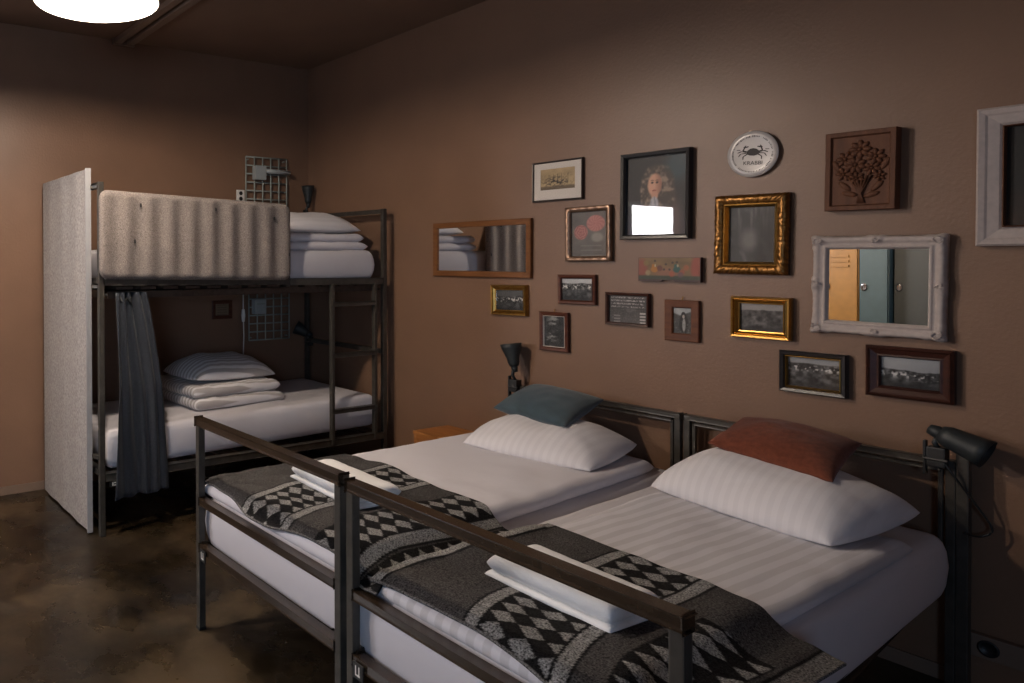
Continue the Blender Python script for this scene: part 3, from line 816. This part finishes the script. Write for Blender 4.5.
def sitter(u, v):
    c = G(150 + 25 * fbm(u, v, 3, 3, 91)) * np.array([.98, 1, 1.0])
    c = mixc(c, (60, 60, 58), step(.70 - v + .25 * np.abs(u - .35), 0, .06) * (.75 + .4 * fbm(u, v, 8, 8, 92)))
    c = mixc(c, (28, 28, 28), ell(u, v, .58, .36, .24, .40, .3)); c = mixc(c, (20, 20, 20), ell(u, v, .55, .74, .11, .10, .3))
    c = mixc(c, (168, 160, 150), ell(u, v, .555, .66, .065, .075, .3)); c = mixc(c, (172, 172, 168), ell(u, v, .58, .34, .09, .26, .4) * .85)
    c = mixc(c, (120, 120, 116), np.clip((fbm(u, v, 12, 14, 93) - .55) * 6, 0, 1) * (v < .5) * .6)
    return c
pic('amber wood framed photograph of a standing person on a hillside', 2.820, 1.186, .147, .184, .035, .016, M['wood_mid'], sitter, .1,
    prof=[(0, 0), (0, .014), (.003, .016), (.031, .015), (.035, .010), (.035, .002)], hook=True, nx=50, ny=70)

# round plate with a crab
t = hang('wall_plate', 'round white plate with a black crab, on the wall above the gilded picture', 'plate', 3.101, 1.895, .19, .19, 4)
RP = .095
bm = B(); lathe(bm, [(0, .002), (.055, .002), (RP - .002, .010), (RP, .013), (RP - .002, .0155), (.075, .0140), (.062, .0125), (0, .0125)], axis_matrix((0, 0, 0), (0, -1, 0)), 64)
o = obj('dish', bm, M['plate'], t, True)
setcol(o, np.tile(lin((176, 170, 167)), (len(o.data.vertices), 1)))
def crab_poly(bm, pts, y):
    bm.faces.new([bm.verts.new((x, y, z)) for x, z in pts])
bm = B(); Y = -.0132
crab_poly(bm, [(-.024, .004), (-.020, .014), (-.010, .022), (.002, .024), (.014, .021), (.023, .013), (.026, .004), (.018, -.004), (.006, -.007), (-.008, -.006), (-.018, -.002)], Y)
obj('crab_body', bm, M['ink'], t)
def limb(pts, w):
    for (x0, z0), (x1, z1) in zip(pts, pts[1:]):
        d = Vector((x1 - x0, z1 - z0)).normalized(); n_ = Vector((-d.y, d.x)) * w
        crab_poly(bm, [(x0 + n_.x, z0 + n_.y), (x1 + n_.x * .7, z1 + n_.y * .7), (x1 - n_.x * .7, z1 - n_.y * .7), (x0 - n_.x, z0 - n_.y)], Y - .0002)
for s in (-1, 1):
    bm = B()
    limb([(s * .022, .010), (s * .036, .014), (s * .030, .028), (s * .016, .031)], .003)      # claw arm
    limb([(s * .034, .026), (s * .026, .036)], .0025)
    limb([(s * .024, .008), (s * .042, .012), (s * .056, .006)], .0022)
    limb([(s * .024, .004), (s * .044, .002), (s * .052, -.010)], .0020)
    limb([(s * .020, .000), (s * .034, -.010), (s * .034, -.022)], .0024)
    limb([(s * .046, .018), (s * .060, .018)], .0016)
    obj('crab_legs', bm, M['ink'], t)
tx = bpy.data.curves.new('lettering', 'FONT'); tx.body = 'KRABBI'; tx.size = .022; tx.align_x = 'CENTER'; tx.extrude = .0002
to = bpy.data.objects.new('lettering_curve', tx)
me = bpy.data.meshes.new_from_object(to); me.materials.clear(); me.materials.append(M['ink'])
bpy.data.objects.remove(to, do_unlink=True)
to = bpy.data.objects.new('lettering', me); COL.objects.link(to); to.parent = t; to.location = (.004, -.0135, -.044); to.rotation_euler = (PI / 2, 0, 0)
bm = B()
rr = random.Random(3)
for k in range(78):
    a = 2 * PI * k / 78
    if rr.random() < .22: continue
    r0 = .073; hh = rr.uniform(.0016, .0036); ww = rr.uniform(.0008, .0018)
    c, s = math.cos(a), math.sin(a)
    bm.faces.new([bm.verts.new((r_ * c - q * s, -.0148 + (.0 if r_ < .075 else -.0006), r_ * s + q * c)) for r_, q in ((r0 - hh, -ww), (r0 + hh, -ww), (r0 + hh, ww), (r0 - hh, ww))])
obj('rim_lettering', bm, M['ink'], t)

# ornate gilded frame: bumpy cast leaves
def bumpy(amp, f, seed, which):
    def d(x, z, dep, pi, k, s):
        if pi in which:
            q = Vector((x * f, z * f, seed)); n_ = mnoise.noise(q) + .6 * mnoise.noise(q * 2.1)
            dep += amp * n_
            if pi == 1: x += .3 * amp * n_ * (1 if x > 0 else -1); z += .3 * amp * n_ * (1 if z > 0 else -1)
        return x, z, dep
    return d
def misty(u, v):
    c = G(58 + 40 * (fbm(u, v, 3, 4, 101) - .4))
    c = mixc(c, (128, 124, 120), ell(u, v, .46, .40, .20, .18, .9) * .75)
    c = mixc(c, (138, 134, 130), np.clip((fbm(u, v * .4, 16, 4, 102) - .55) * 5, 0, 1) * step(v, .55, .3) * .6)
    c = mixc(c, (150, 146, 142), np.clip((fbm(u * .6 + .3 * v, v, 9, 3, 104) - .56) * 5, 0, 1) * .45)
    c = mixc(c, (26, 25, 24), ell(u, v, .80, .3, .2, .6, .9) * .6)
    return c
def gilt_frame(label, cx, cz, w, h, fw, depth, paint, tilt):
    t = hang('framed_picture', label, 'picture', cx, cz, w, h, tilt)
    prof = [(0, 0), (0, depth * .55), (fw * .15, depth * .9), (fw * .3, depth), (fw * .45, depth * .98), (fw * .6, depth * .9), (fw * .72, depth * .7), (fw * .72, .002)]
    o = obj('frame', frame_mesh(w, h, prof, 56, bumpy(.006, 120, 4, (1, 2, 3, 4, 5))), M['goldpaint'], t, True)
    n = len(o.data.vertices); co = np.zeros(n * 3); o.data.vertices.foreach_get('co', co); co = co.reshape(-1, 3)
    k = np.array([mnoise.noise(Vector((p[0] * 120, p[2] * 120, 4))) for p in co])
    setcol(o, lin(np.array([[124, 86, 40]])) * (.55 + 1.0 * np.clip(k + .45, 0, 1))[:, None])  # gold lighter on the raised bumps, darker in the hollows between them
    iw, ih = w - 2 * fw * .72, h - 2 * fw * .72
    lip = fw * .28
    obj('inner_lip', frame_mesh(iw + .002, ih + .002, [(0, .002), (0, depth * .75), (lip * .4, depth * .8), (lip, depth * .4), (lip, .002)]), M['gold'], t)
    iw -= 2 * lip; ih -= 2 * lip
    canvas('print', paint, iw + .002, ih + .002, M['picture'], t, -.005, 70, 84)
    bm = B(); box(bm, -iw / 2, iw / 2, -.0092, -.0078, -ih / 2, ih / 2); obj('glass', bm, M['glass'], t)
gilt_frame('heavy gilded frame with a misty grey picture, under the crab plate', 3.096, 1.563, .272, .331, .053, .036, misty, 1.0)

# carved wooden panel with a bouquet in relief
t = hang('carved_panel', 'carved brown wooden panel with a bouquet in relief', 'carving', 3.464, 1.786, .209, .292, .9)
obj('panel', frame_mesh(.209, .292, [(0, 0), (0, .040), (.002, .043), (.016, .043), (.021, .034), (.104, .034)]), M['wood_carved'], t)
def petal_mesh(bm, c, r, n, hgt, ph=0.):
    cx, cz = c
    for k in range(n):
        a = 2 * PI * k / n + ph
        px, pz = cx + r * .58 * math.cos(a), cz + r * .58 * math.sin(a)
        mt = Matrix.Translation((px, -.034, pz)) @ Matrix.Rotation(-a, 4, 'Y') @ Matrix.Diagonal((r * .46, hgt, r * .27, 1))
        bmesh.ops.create_uvsphere(bm, u_segments=10, v_segments=6, radius=1, matrix=mt)
    bmesh.ops.create_uvsphere(bm, u_segments=10, v_segments=6, radius=1, matrix=Matrix.Translation((cx, -.034, cz)) @ Matrix.Diagonal((r * .24, hgt * 1.3, r * .24, 1)))
flowers = [(0, .078, .034, 8), (-.043, .045, .030, 7), (.046, .048, .030, 7), (-.012, .022, .032, 8), (.036, .006, .027, 7), (-.047, -.010, .027, 6), (.058, -.024, .020, 6), (-.008, -.028, .024, 6)]
for k, (x, z, r, n) in enumerate(flowers):
    bm = B(); petal_mesh(bm, (x, z), r, n, .010, k * .4); obj('flower', bm, M['wood_carved'], t, True)
bm = B()
for k in range(6):
    x1 = -.03 + .012 * k
    tube(bm, [(.004 + .004 * (k - 2.5), -.036, -.120), (.003, -.042, -.085), (x1 * 1.2, -.036, -.02)], .0035, 6)
obj('stems', bm, M['wood_carved'], t, True)
for k, (x, z, a) in enumerate(((-.045, -.055, 2.4), (.05, -.06, .8), (-.03, -.085, 2.9), (.035, -.09, .3), (-.07, .02, 2.0), (.072, .02, 1.1))):
    bm = B(); bmesh.ops.create_uvsphere(bm, u_segments=10, v_segments=6, radius=1, matrix=Matrix.Translation((x, -.034, z)) @ Matrix.Rotation(-a, 4, 'Y') @ Matrix.Diagonal((.026, .007, .010, 1)))
    obj('leaf', bm, M['wood_carved'], t, True)

# white frame at the right border with a dark painting
def dusk(u, v):
    c = np.ones(u.shape + (3,)) * np.array([14, 15, 16.])
    return mixc(c, (60, 34, 20), np.clip(1 - v / .45, 0, 1) * fbm(u, v, 7, 9, 111) * 1.1)
pic('big white framed dark painting, topmost right on the picture wall', 4.04, 1.726, .54, .453, .062, .034, M['whiteframe'], dusk, .3,
    prof=[(0, 0), (0, .028), (.006, .034), (.020, .030), (.026, .026), (.052, .020), (.062, .012), (.062, .002)], lip=.005, lipm=M['wood_carved'], nx=60, ny=50, glass=False)

# ornate white mirror
t = hang('wall_mirror', 'ornate white framed mirror reflecting yellow and teal lockers', 'mirror', 3.505, 1.361, .385, .368, .6)
MW, MH = .385, .368
def rococo(x, z, dep, pi, k, s):
    e = 0
    q = Vector((x * 70, z * 70, 1.7)); n_ = mnoise.noise(q) + .5 * mnoise.noise(q * 2.2)
    corner = max(0, 1 - min(s, 1 - s) / .2); mid = max(0, 1 - abs(s - .5) / .14)
    if pi in (1, 2, 3, 4):
        e = .006 * max(corner, mid) * (1 + n_) + .0015 * n_
        dep += e
        if pi == 1:
            o_ = .006 * (max(corner, mid) - .45) + .0015 * math.sin(s * 60)
            if k in (0, 2): z += o_ * (1 if z > 0 else -1)
            else: x += o_ * (1 if x > 0 else -1)
    if pi in (7, 8): dep += .002 * (math.sin(s * 2 * PI * 34) > 0)
    return x, z, dep
o = obj('frame', frame_mesh(MW, MH, [(0, 0), (0, .020), (.006, .030), (.014, .033), (.024, .028), (.032, .020), (.036, .026), (.040, .028), (.044, .025), (.047, .018), (.050, .012), (.050, .002)], 70, rococo), M['whiteframe'], t, True)
def scroll(cx, cz, sx, sz, big):
    bm = B()
    for q in range(3 if big else 2):
        pts = []
        for i in range(15):
            a = i / 14 * 3.6 + q * 2.1; r = .014 * (1 - i / 20) * (1.2 if big else .9)
            pts.append((cx + sx * (.004 * q + r * math.cos(a)), -.0385 - .002 * math.sin(i), cz + sz * (.003 * q + r * math.sin(a))))
        tube(bm, pts, [.0024 * (1 - i / 22) for i in range(15)], 6)
    obj('scroll_ornament', bm, M['whiteframe'], t, True)
for sx in (-1, 1):
    for sz in (-1, 1): scroll(sx * (MW / 2 - .016), sz * (MH / 2 - .016), -sx, -sz, True)
for cx, cz, sx, sz in ((0, MH / 2 - .014, 1, -1), (0, -MH / 2 + .014, 1, 1), (MW / 2 - .014, 0, -1, 1), (-MW / 2 + .014, 0, 1, 1)): scroll(cx, cz, sx, sz, False)
bm = B(); box(bm, -MW / 2 + .048, MW / 2 - .048, -.012, -.004, -MH / 2 + .048, MH / 2 - .048); obj('mirror_glass', bm, M['mirror'], t)

pic('long gold framed landscape left of the white mirror', 3.133, 1.220, .217, .172, .030, .030, M['gold'], landscape(121, .80, 150, 66, .12, False, (1, .97, .95)), .3, goldprof(.030, .030), nx=70, ny=50)
pic('black framed photograph with a thin gold lip, below the gold landscape', 3.312, 1.015, .218, .163, .020, .028, M['blackframe'], landscape(131, .80, 160, 62, .04, True), -.1, lip=.006, lipm=M['gold'], nx=70, ny=50)
pic('wide dark mahogany framed photograph of a village by the water, lowest right', 3.598, 1.052, .239, .184, .040, .032, M['wood_dark'], landscape(141, .58, 175, 66, .05, True), -.1,
    prof=[(0, 0), (0, .024), (.008, .032), (.014, .026), (.030, .018), (.036, .020), (.040, .010), (.040, .002)], nx=70, ny=50)
# small framed notice on the left wall behind the lower bunk
t = thing('framed_notice', 'small wooden framed card on the wall behind the lower bunk', 'picture', (.003, -.788, 1.108), (0, 0, PI / 2))
obj('frame', frame_mesh(.165, .135, [(0, 0), (0, .012), (.003, .014), (.024, .012), (.027, .004), (.027, .002)]), M['wood_red'], t)
canvas('card', lambda u, v: mixc(np.ones(u.shape + (3,)) * np.array([120, 104, 84.]), (82, 68, 56), (np.sin(v * 30) > .4) * (u > .15) * (u < .85) * .6), .115, .085, M['picture'], t, -.003, 30, 24)

# ------------------------------------------------------------------ double beds: two single steel beds side by side
def lerp(a, b_, s): return a + (b_ - a) * s
BZ_TOP, BZ_MID, BZ_LOW = .830, .518, .345
def steel_bed(label, f0, f1, h0, h1, tagx, dz=0.):
    """f0/f1: left/right post lines at the foot, h0/h1 at the headboard"""
    t = thing('bed_frame', label, 'bed', ((f0 + f1) / 2, -1.0, 0), group=None)
    ox, oy = (f0 + f1) / 2, -1.0
    P = lambda x, y, z: (x - ox, y - oy, z)
    yf, yh = -2.07, -.06
    def prt(name, m, *bars):
        bm = B()
        for b_ in bars: bar(bm, *b_)
        return obj(name, bm, m, t)
    for x in (f0, f1):
        bm = B(); bar(bm, P(x, yf, .0), P(x, yf, BZ_TOP - .012 + dz), .028, .028); o = obj('foot_post', bm, M['steel'], t)
        bm = B(); box(bm, x - ox - .0155, x - ox + .0155, yf - oy - .0155, yf - oy + .0155, 0, .012, .003); obj('rubber_cap', bm, M['black'], o)
    prt('footboard_top_rail', M['rail'], (P(f0 - .014, yf, BZ_TOP - .004 + dz), P(f1 + .014, yf, BZ_TOP - .004 + dz), .029, .029, .006))
    prt('footboard_middle_rail', M['rail'], (P(f0 + .014, yf, BZ_MID - .004), P(f1 - .014, yf, BZ_MID - .004), .028, .026))
    prt('foot_rail', M['rail'], (P(f0 + .014, yf, BZ_LOW - .014), P(f1 - .014, yf, BZ_LOW - .014), .028, .030))
    prt('side_rail', M['rail'], (P(f0, yf, BZ_LOW - .016), P(h0, yh, BZ_LOW - .016), .03, .045))
    prt('side_rail', M['rail'], (P(f1 - .06, yf, BZ_LOW - .022), P(h1 - .06, yh, BZ_LOW - .022), .03, .035))
    for x in (h0, h1):
        prt('head_post', M['steel'], (P(x, yh, 0), P(x, yh, .775), .026, .026))
    s = 1
    prt('headboard_frame', M['steel'], (P(h0 - .012, yh, .768), P(h1 + .012, yh, .768), .024, .022), (P(h0 + .027, yh, .744), P(h1 - .027, yh, .744), .013, .013),
        (P(h0 + .027, yh, .36), P(h0 + .027, yh, .744), .013, .013), (P(h1 - .027, yh, .36), P(h1 - .027, yh, .744), .013, .013))
    bm = B()
    for k in range(13):
        y = yf + .10 + k * .145; sx = (y - yf) / (yh - yf)
        box(bm, lerp(f0, h0, sx) - ox + .02, lerp(f1, h1, sx) - ox - .09, y - oy, y - oy + .07, .298, .311)
    obj('slats', bm, M['slat'], t)
    tg = obj('number_tag', box(B(), tagx - ox - .022, tagx - ox + .022, yf - oy - .0225, yf - oy - .0185, .290, .335), M['black'], t)
    bm = B()
    for (a, b_, c, d) in ((-.010, -.006, .299, .327), (-.004, .010, .299, .304), (.004, .008, .304, .327)):
        box(bm, tagx - ox + a, tagx - ox + b_, yf - oy - .0232, yf - oy - .0226, c, d)
    obj('tag_mark', bm, M['white_plastic'], tg)
    return t
F1, H1 = (2.095, 2.975), (1.985, 2.832)
F2, H2 = (3.030, 3.930), (2.872, 3.722)
steel_bed('dark steel bed frame nearer the bunk, with a flat tube footboard', F1[0], F1[1], H1[0], H1[1], 2.150)
steel_bed('dark steel bed frame on the right, with lamp post at its headboard', F2[0], F2[1], H2[0], H2[1], 3.075, -.008)

m1 = mattress('mattress', 'white sheeted mattress under the teal cushion bed', 2.085, 2.99, 1.985, 2.845, -2.045, -.09, .318, .532, 0, 11)
m2 = mattress('mattress', 'white sheeted mattress under the rust cushion bed', 3.000, 3.855, 2.86, 3.725, -2.045, -.09, .312, .532, 0, 17)
def duvet(label, x0f, x1f, x0h, x1h, y0, y1, z0, th, m, seed):
    zc = z0 + th / 2
    return soft_obj('duvet', m, label, 'duvet', (x0f, y0, zc), (x1f, y0, zc), (x1h, y1, zc), (x0h, y1, zc), th, .05, p=2.2, nx=50, ny=70, wr=.007, fq=4.5, seed=seed, bot=.9)
d1 = settle(duvet('white duvet lying flat on the bed with the teal cushion', 2.07, 2.975, 2.01, 2.805, -2.050, -.20, .540, .068, M['duvet'], 2.0), [m1], .016)
d2 = settle(duvet('white striped duvet lying flat on the bed with the rust cushion', 3.110, 3.775, 3.02, 3.73, -2.050, -.40, .540, .060, M['linen'], 5.0), [m2], .016)

# pillows, cushions
p1 = settle(pillow('pillow', 'white pillow under the teal cushion', M['pillowlinen'], 2.455, -.445, .602, .65, .47, .14, .14, (0, .10), seed=12), [m1, d1], .012)
p2 = settle(pillow('pillow', 'big white pillow under the rust cushion', M['pillowlinen'], 3.37, -.455, .590, .68, .45, .17, -.20, (0, .13), seed=15), [m2, d2], .012)
def cushion(label, m, A, Bc, Cc, D, th, seed):
    return soft_obj('cushion', m, label, 'cushion', A, Bc, Cc, D, th, .2, p=2.0, nx=34, ny=30, wr=.010, fq=7, seed=seed, pinch=.05)
c1 = settle(cushion('teal velvet cushion leaning on the white pillow', M['teal'], (2.16, -.46, .725), (2.60, -.52, .725), (2.55, -.16, .80), (2.13, -.14, .80), .145, 21), [p1], .045)
c2 = settle(cushion('rust orange linen cushion leaning on the big white pillow', M['rust'], (3.16, -.47, .765), (3.575, -.54, .735), (3.52, -.17, .80), (3.13, -.14, .82), .14, 25), [p2], .04)

# ------------------------------------------------------------------ woven blankets across the foot of both beds
def smooth(x, a, b_):
    s = np.clip((x - a) / (b_ - a), 0, 1); return s * s * (3 - 2 * s)
def blanket_height(x, y):
    """top of whatever lies under the blanket"""
    z = np.full(x.shape, .40)
    for i, j in np.ndindex(*x.shape):
        h = under.ray_cast(Vector((x[i, j], y[i, j], 1.25)), Vector((0, 0, -1)))[0]
        if h: z[i, j] = h.z
    return z
def spread(z, ky, kx, op):
    p = np.pad(z, ((ky, ky), (kx, kx)), mode='edge'); out = None
    p2 = np.stack([p[:, k:k + z.shape[1]] for k in range(2 * kx + 1)]); p2 = p2.max(0) if op == 'max' else p2.mean(0)
    p3 = np.stack([p2[k:k + z.shape[0]] for k in range(2 * ky + 1)]); return p3.max(0) if op == 'max' else p3.mean(0)
under = world_bvh([m1, m2, d1, d2])
BLK, DG, LG, MG = lin((25, 24, 25)), lin((64, 62, 62)), lin((126, 125, 124)), lin((98, 96, 95))
def diamonds(x, y, x0, x1, ncol, ph=0., hy=.062):
    """light lozenges on black in a field x0..x1"""
    w = (x1 - x0) / ncol
    a = (x - x0) / w; b_ = (y + ph) / hy
    p = a + b_; q = a - b_
    return ((np.floor(p) + np.floor(q)) % 2 == 0) & (((np.floor(p) - np.floor(q)) % 4 < 2) | True)
def pattern(s, y, kind):
    c = np.tile(DG, s.shape + (1,)) if False else np.ones(s.shape + (3,)) * DG
    def fill(m, col): c[m] = col
    def field(a, b_, ncol, ph):
        m = (s >= a) & (s < b_); fill(m, BLK)
        w = (b_ - a) / ncol; hy = .062
        aa = (s - a) / w; bb = (y + ph) / hy
        d = np.abs((aa % 1) - .5) + np.abs(((bb + .5 * 0) % 1) - .5)
        d2 = np.abs(((aa + .5) % 1) - .5) + np.abs(((bb + .5) % 1) - .5)
        fill(m & (d < .45) & (s < b_ - .004), LG)
    def band(a, b_): fill((s >= a - .008) & (s < b_ + .008), BLK); fill((s >= a) & (s < b_), LG)
    if kind == 0:
        field(.285, .49, 2.5, .01); band(.250, .282); band(.495, .527)
        field(.660, .835, 2, .03); band(.838, .872); field(.885, .985, 1, .0); 
        fill((s > .985) & (s < .995), BLK); fill(s >= .995, MG)
    else:
        fill(s < .030, LG); fill((s >= .030) & (s < .038), BLK)
        field(.300, .500, 2.5, .02); band(.262, .296); band(.502, .536)
        m = (y < -1.55); k = c.copy(); field(.610, .765, 1.5, .01); c[~m] = k[~m]
        fill((s >= .772) & (s < .782), BLK); fill(s >= .782, MG)
    return c
def blanket(label, x0, x1, kind, lift, seed):
    nx, ny = int((x1 - x0) / .0042), 190
    xs = np.linspace(x0, x1, nx + 1); ys = np.linspace(0, 1, ny + 1)
    X, V = np.meshgrid(xs, ys)
    yf = -2.058 + .012 * np.sin(X * 9 + seed); yb = -1.335 + .020 * np.sin(X * 5.2 + 1 + seed) + .01 * np.sin(X * 14)
    if kind == 1: yb = -1.30 - .075 * np.clip((X - 3.1) / .85, 0, 1); yf = -2.055 + .01 * np.sin(X * 8)
    Yc = yf + (yb - yf) * V
    raw = blanket_height(X, Yc)
    raw = np.maximum(raw, .530 - .25 * np.clip(X - 3.85, 0, 1))
    Z = np.maximum(spread(spread(spread(raw, 3, 4, 'max'), 6, 9, 'mean'), 4, 6, 'mean'), raw + .003)
    Z = spread(Z, 2, 2, 'mean') + lift - .008 * (1 - smooth(V, 0, .05))
    w = np.array([mnoise.noise(Vector((a * 4.5 + seed, b_ * 4.5, 0))) + .5 * mnoise.noise(Vector((a * 9, b_ * 9, seed))) for a, b_ in zip(X.ravel(), Yc.ravel())]).reshape(X.shape)
    Z = Z + .006 * np.abs(w) + .006
    verts = np.stack([X, Yc, Z], -1).reshape(-1, 3)
    cen = np.array([(x0 + x1) / 2, -1.7, .60])
    f = [(j * (nx + 1) + i, j * (nx + 1) + i + 1, (j + 1) * (nx + 1) + i + 1, (j + 1) * (nx + 1) + i) for j in range(ny) for i in range(nx)]
    o = obj('blanket', ([tuple(p) for p in verts - cen], f), M['blanket'], None, True, loc=tuple(cen))
    arch = np.clip((-1.80 - Yc) / .25, 0, 1)
    cols = pattern(X - x0 - .065 * arch ** 1.6 * smooth(X, x0 + .06, x0 + .2), Yc + .01 * w, kind)
    cols = np.where((V < .010)[..., None], MG, cols)
    setcol(o, cols.reshape(-1, 3))
    md = o.modifiers.new('thick', 'SOLIDIFY'); md.thickness = .006; md.offset = 1
    md.use_even_offset = False
    return tag(o, label, 'blanket')
b1 = blanket('dark grey diamond blanket across the foot of the bed with the teal cushion', 2.085, 3.125, 0, 0, 1.0)
under = world_bvh([m1, m2, d1, d2, b1])
b2 = blanket('dark grey diamond blanket across the foot of the bed with the rust cushion', 3.090, 3.915, 1, .006, 3.0)

# towels folded on the blankets
def towel(label, cx, cy, z, w, d, rot, seed):
    vs_, fs = [], []
    cs, sn = math.cos(rot), math.sin(rot)
    for k, (ww, dd, zz, th, oy) in enumerate(((w, d, 0, .020, 0), (w * .985, d * .97, .016, .048, .002))):
        zc = zz + th / 2
        P = [(a * cs - (b_ + oy) * sn, a * sn + (b_ + oy) * cs, zc) for a, b_ in ((-ww / 2, -dd / 2), (ww / 2, -dd / 2), (ww / 2, dd / 2), (-ww / 2, dd / 2))]
        (v, f), cen = soft(*P, th, .010 + th * .4, p=2.3, nx=30, ny=22, wr=.003, fq=14, seed=seed + k)
        n0 = len(vs_); vs_ += [tuple(Vector(a) + cen) for a in v]; fs += [[i + n0 for i in q] for q in f]
    return tag(obj('towel', (vs_, fs), M['towel'], None, True, loc=(cx, cy, z)), label, 'towel')
settle(towel('white folded towel on the blanket nearer the bunk', 2.495, -1.675, .640, .43, .20, -.05, 1), [b1], .002)
settle(towel('white folded towel on the blanket of the right bed', 3.455, -1.71, .636, .37, .20, -.03, 4), [b2], .002)

# ------------------------------------------------------------------ clamp lamps
def clamp_lamp(label, base, tip, r0, r1, clamp_at, cord=None):
    """black cone lamp: base = narrow cap end, tip = open mouth"""
    base = Vector(base); tip = Vector(tip); L = (tip - base).length; ca = Vector(clamp_at)
    t = thing('clamp_lamp', label, 'lamp', ca)
    mt = axis_matrix(base - ca, tip - base)
    bm = B(); lathe(bm, [(0, -.004), (r0 * .75, 0), (r0, .02), (r0 * 1.05, L * .35), (r1 * .9, L * .8), (r1, L), (r1 - .004, L), (r1 * .86, L * .8), (r0 * .9, L * .3), (0, L * .28)], mt, 28); obj('lamp_shade', bm, M['lampblack'], t, True)
    bm = B(); lathe(bm, [(0, -.035), (r0 * .45, -.03), (r0 * .6, -.01), (r0 * .6, .004)], mt, 16); obj('socket_cap', bm, M['lampblack'], t, True)
    bm = B(); q = base - ca; tube(bm, [q, q * .5 + Vector((-.008, -.01, 0)), (0, -.004, .02)], .009, 8); obj('neck', bm, M['lampblack'], t, True)
    bm = B(); box(bm, -.024, .024, -.024, .02, -.045, .022, .005); box(bm, -.034, -.026, -.02, .0, -.075, .04, .002); tube(bm, [(-.03, -.02, -.02), (.03, -.02, -.02)], .006, 8); obj('clamp', bm, M['black'], t)
    if cord:
        bm = B(); tube(bm, [Vector(p) - ca for p in cord], .0035, 6); obj('cord', bm, M['black'], t, True)
    return t
clamp_lamp('black cone lamp on the headboard post, pointing up beside the teal cushion', (1.985, -.085, .885), (1.962, -.085, 1.005), .030, .056, (1.985, -.075, .79))
# tall lamp post at the right end
t = thing('lamp_post', 'dark steel post by the wall at the right end of the headboard', 'post', (3.752, -.06, 0))
bm = B(); box(bm, -.016, .016, -.016, .016, 0, .81, .004); obj('tube', bm, M['steel'], t)
bm = B(); box(bm, -.03, .03, -.022, .022, 0, .012, .002); obj('foot_cap', bm, M['black'], t)
def cordpts(pts, n=8):
    out = []
    P = [Vector(p) for p in pts]
    for i in range(len(P) - 1):
        p0, p1, p2, p3 = P[max(i - 1, 0)], P[i], P[i + 1], P[min(i + 2, len(P) - 1)]
        for k in range(n):
            s = k / n
            out.append(.5 * ((2 * p1) + (p2 - p0) * s + (2 * p0 - 5 * p1 + 4 * p2 - p3) * s * s + (3 * p1 - p0 - 3 * p2 + p3) * s ** 3))
    return out + [P[-1]]
clamp_lamp('black cone lamp pointing right on the post beside the rust cushion', (3.700, -.085, .868), (3.815, -.085, .822), .036, .049, (3.695, -.085, .80),
           cordpts([(3.70, -.10, .80), (3.735, -.10, .74), (3.785, -.06, .64), (3.815, -.04, .57), (3.79, -.05, .54), (3.762, -.09, .55)]))
# bunk reading lamps
clamp_lamp('black cone lamp above the upper bunk in the corner', (.11, -.085, 1.90), (.106, -.085, 2.035), .026, .050, (.11, -.09, 1.815))
clamp_lamp('black cone lamp on the back post of the lower bunk', (.125, -.10, .905), (.06, -.17, .955), .035, .055, (.125, -.09, .86))

# bedside box and socket strip
t = thing('bedside_cabinet', 'orange wooden bedside box between the bunk and the beds', 'cabinet', (1.60, -.150, 0))
bm = B(); box(bm, -.165, .165, -.145, .145, .43, .45, .003); obj('top', bm, M['wood_orange'], t)
bm = B(); box(bm, -.16, -.142, -.14, .14, .02, .43); box(bm, .142, .16, -.14, .14, .02, .43); box(bm, -.142, .142, .125, .14, .02, .43); box(bm, -.142, .142, -.13, .125, .02, .04); obj('body', bm, M['wood_orange'], t)
obj('front_panel', box(B(), -.1415, .1415, -.140, -.12, .02, .4295, .002), M['wood_orange'], t)
t = thing('socket_strip', 'low brown socket strip on the picture wall at the right end', 'sockets', (3.93, -.002, .168))
bm = B(); box(bm, -.20, .35, -.028, 0, -.038, .038, .004); obj('channel', bm, M['base'], t)
for x in (-.125, -.015, .10):
    bm = B(); lathe(bm, [(0, 0), (.027, 0), (.027, .003), (.02, .004), (.018, -.004), (0, -.004)], axis_matrix((x, -.0285, 0), (0, -1, 0)), 20); obj('socket', bm, M['black'], t, True)

# lockers along the front wall, seen in the white mirror
def locker(label, x0, x1, y0, y1, h, m, louver):
    t = thing('locker', label, 'locker', ((x0 + x1) / 2, (y0 + y1) / 2, 0)); w = (x1 - x0) / 2; d = (y1 - y0) / 2
    bm = B(); box(bm, -w, w, -d, d - .02, .04, h, .004); obj('body', bm, m, t)
    dr = obj('door', box(B(), -w + .008, w - .008, d - .019, d, .07, h - .03, .004), m, t)
    bm = B()
    for z in louver: box(bm, -w * .55, w * .5, d - .001, d + .012, z - .006, z + .020, .002)
    obj('louver', bm, m, dr)
    bm = B(); lathe(bm, [(0, 0), (.022, 0), (.026, .008), (.016, .004), (0, .004)], axis_matrix((-w + .045, d, 1.175), (0, 1, 0)) @ Matrix.Diagonal((1, 1.6, 1, 1)), 20); obj('handle', bm, M['chrome'], dr, True)
    return t
locker('yellow steel locker with louvres, left of the teal locker in the mirror', 1.06, 1.36, -6.38, -5.9, 1.95, M['locker_y'], (1.48, 1.43, 1.38))
locker('teal steel locker with a chrome handle, beside the yellow locker', 1.365, 1.60, -6.38, -5.9, 1.95, M['locker_t'], (1.75, 1.70, 1.65))
locker('dark steel locker at the right end of the lockers', 1.605, 2.1, -6.38, -6.0, 1.75, M['locker_d'], (1.68, 1.64))
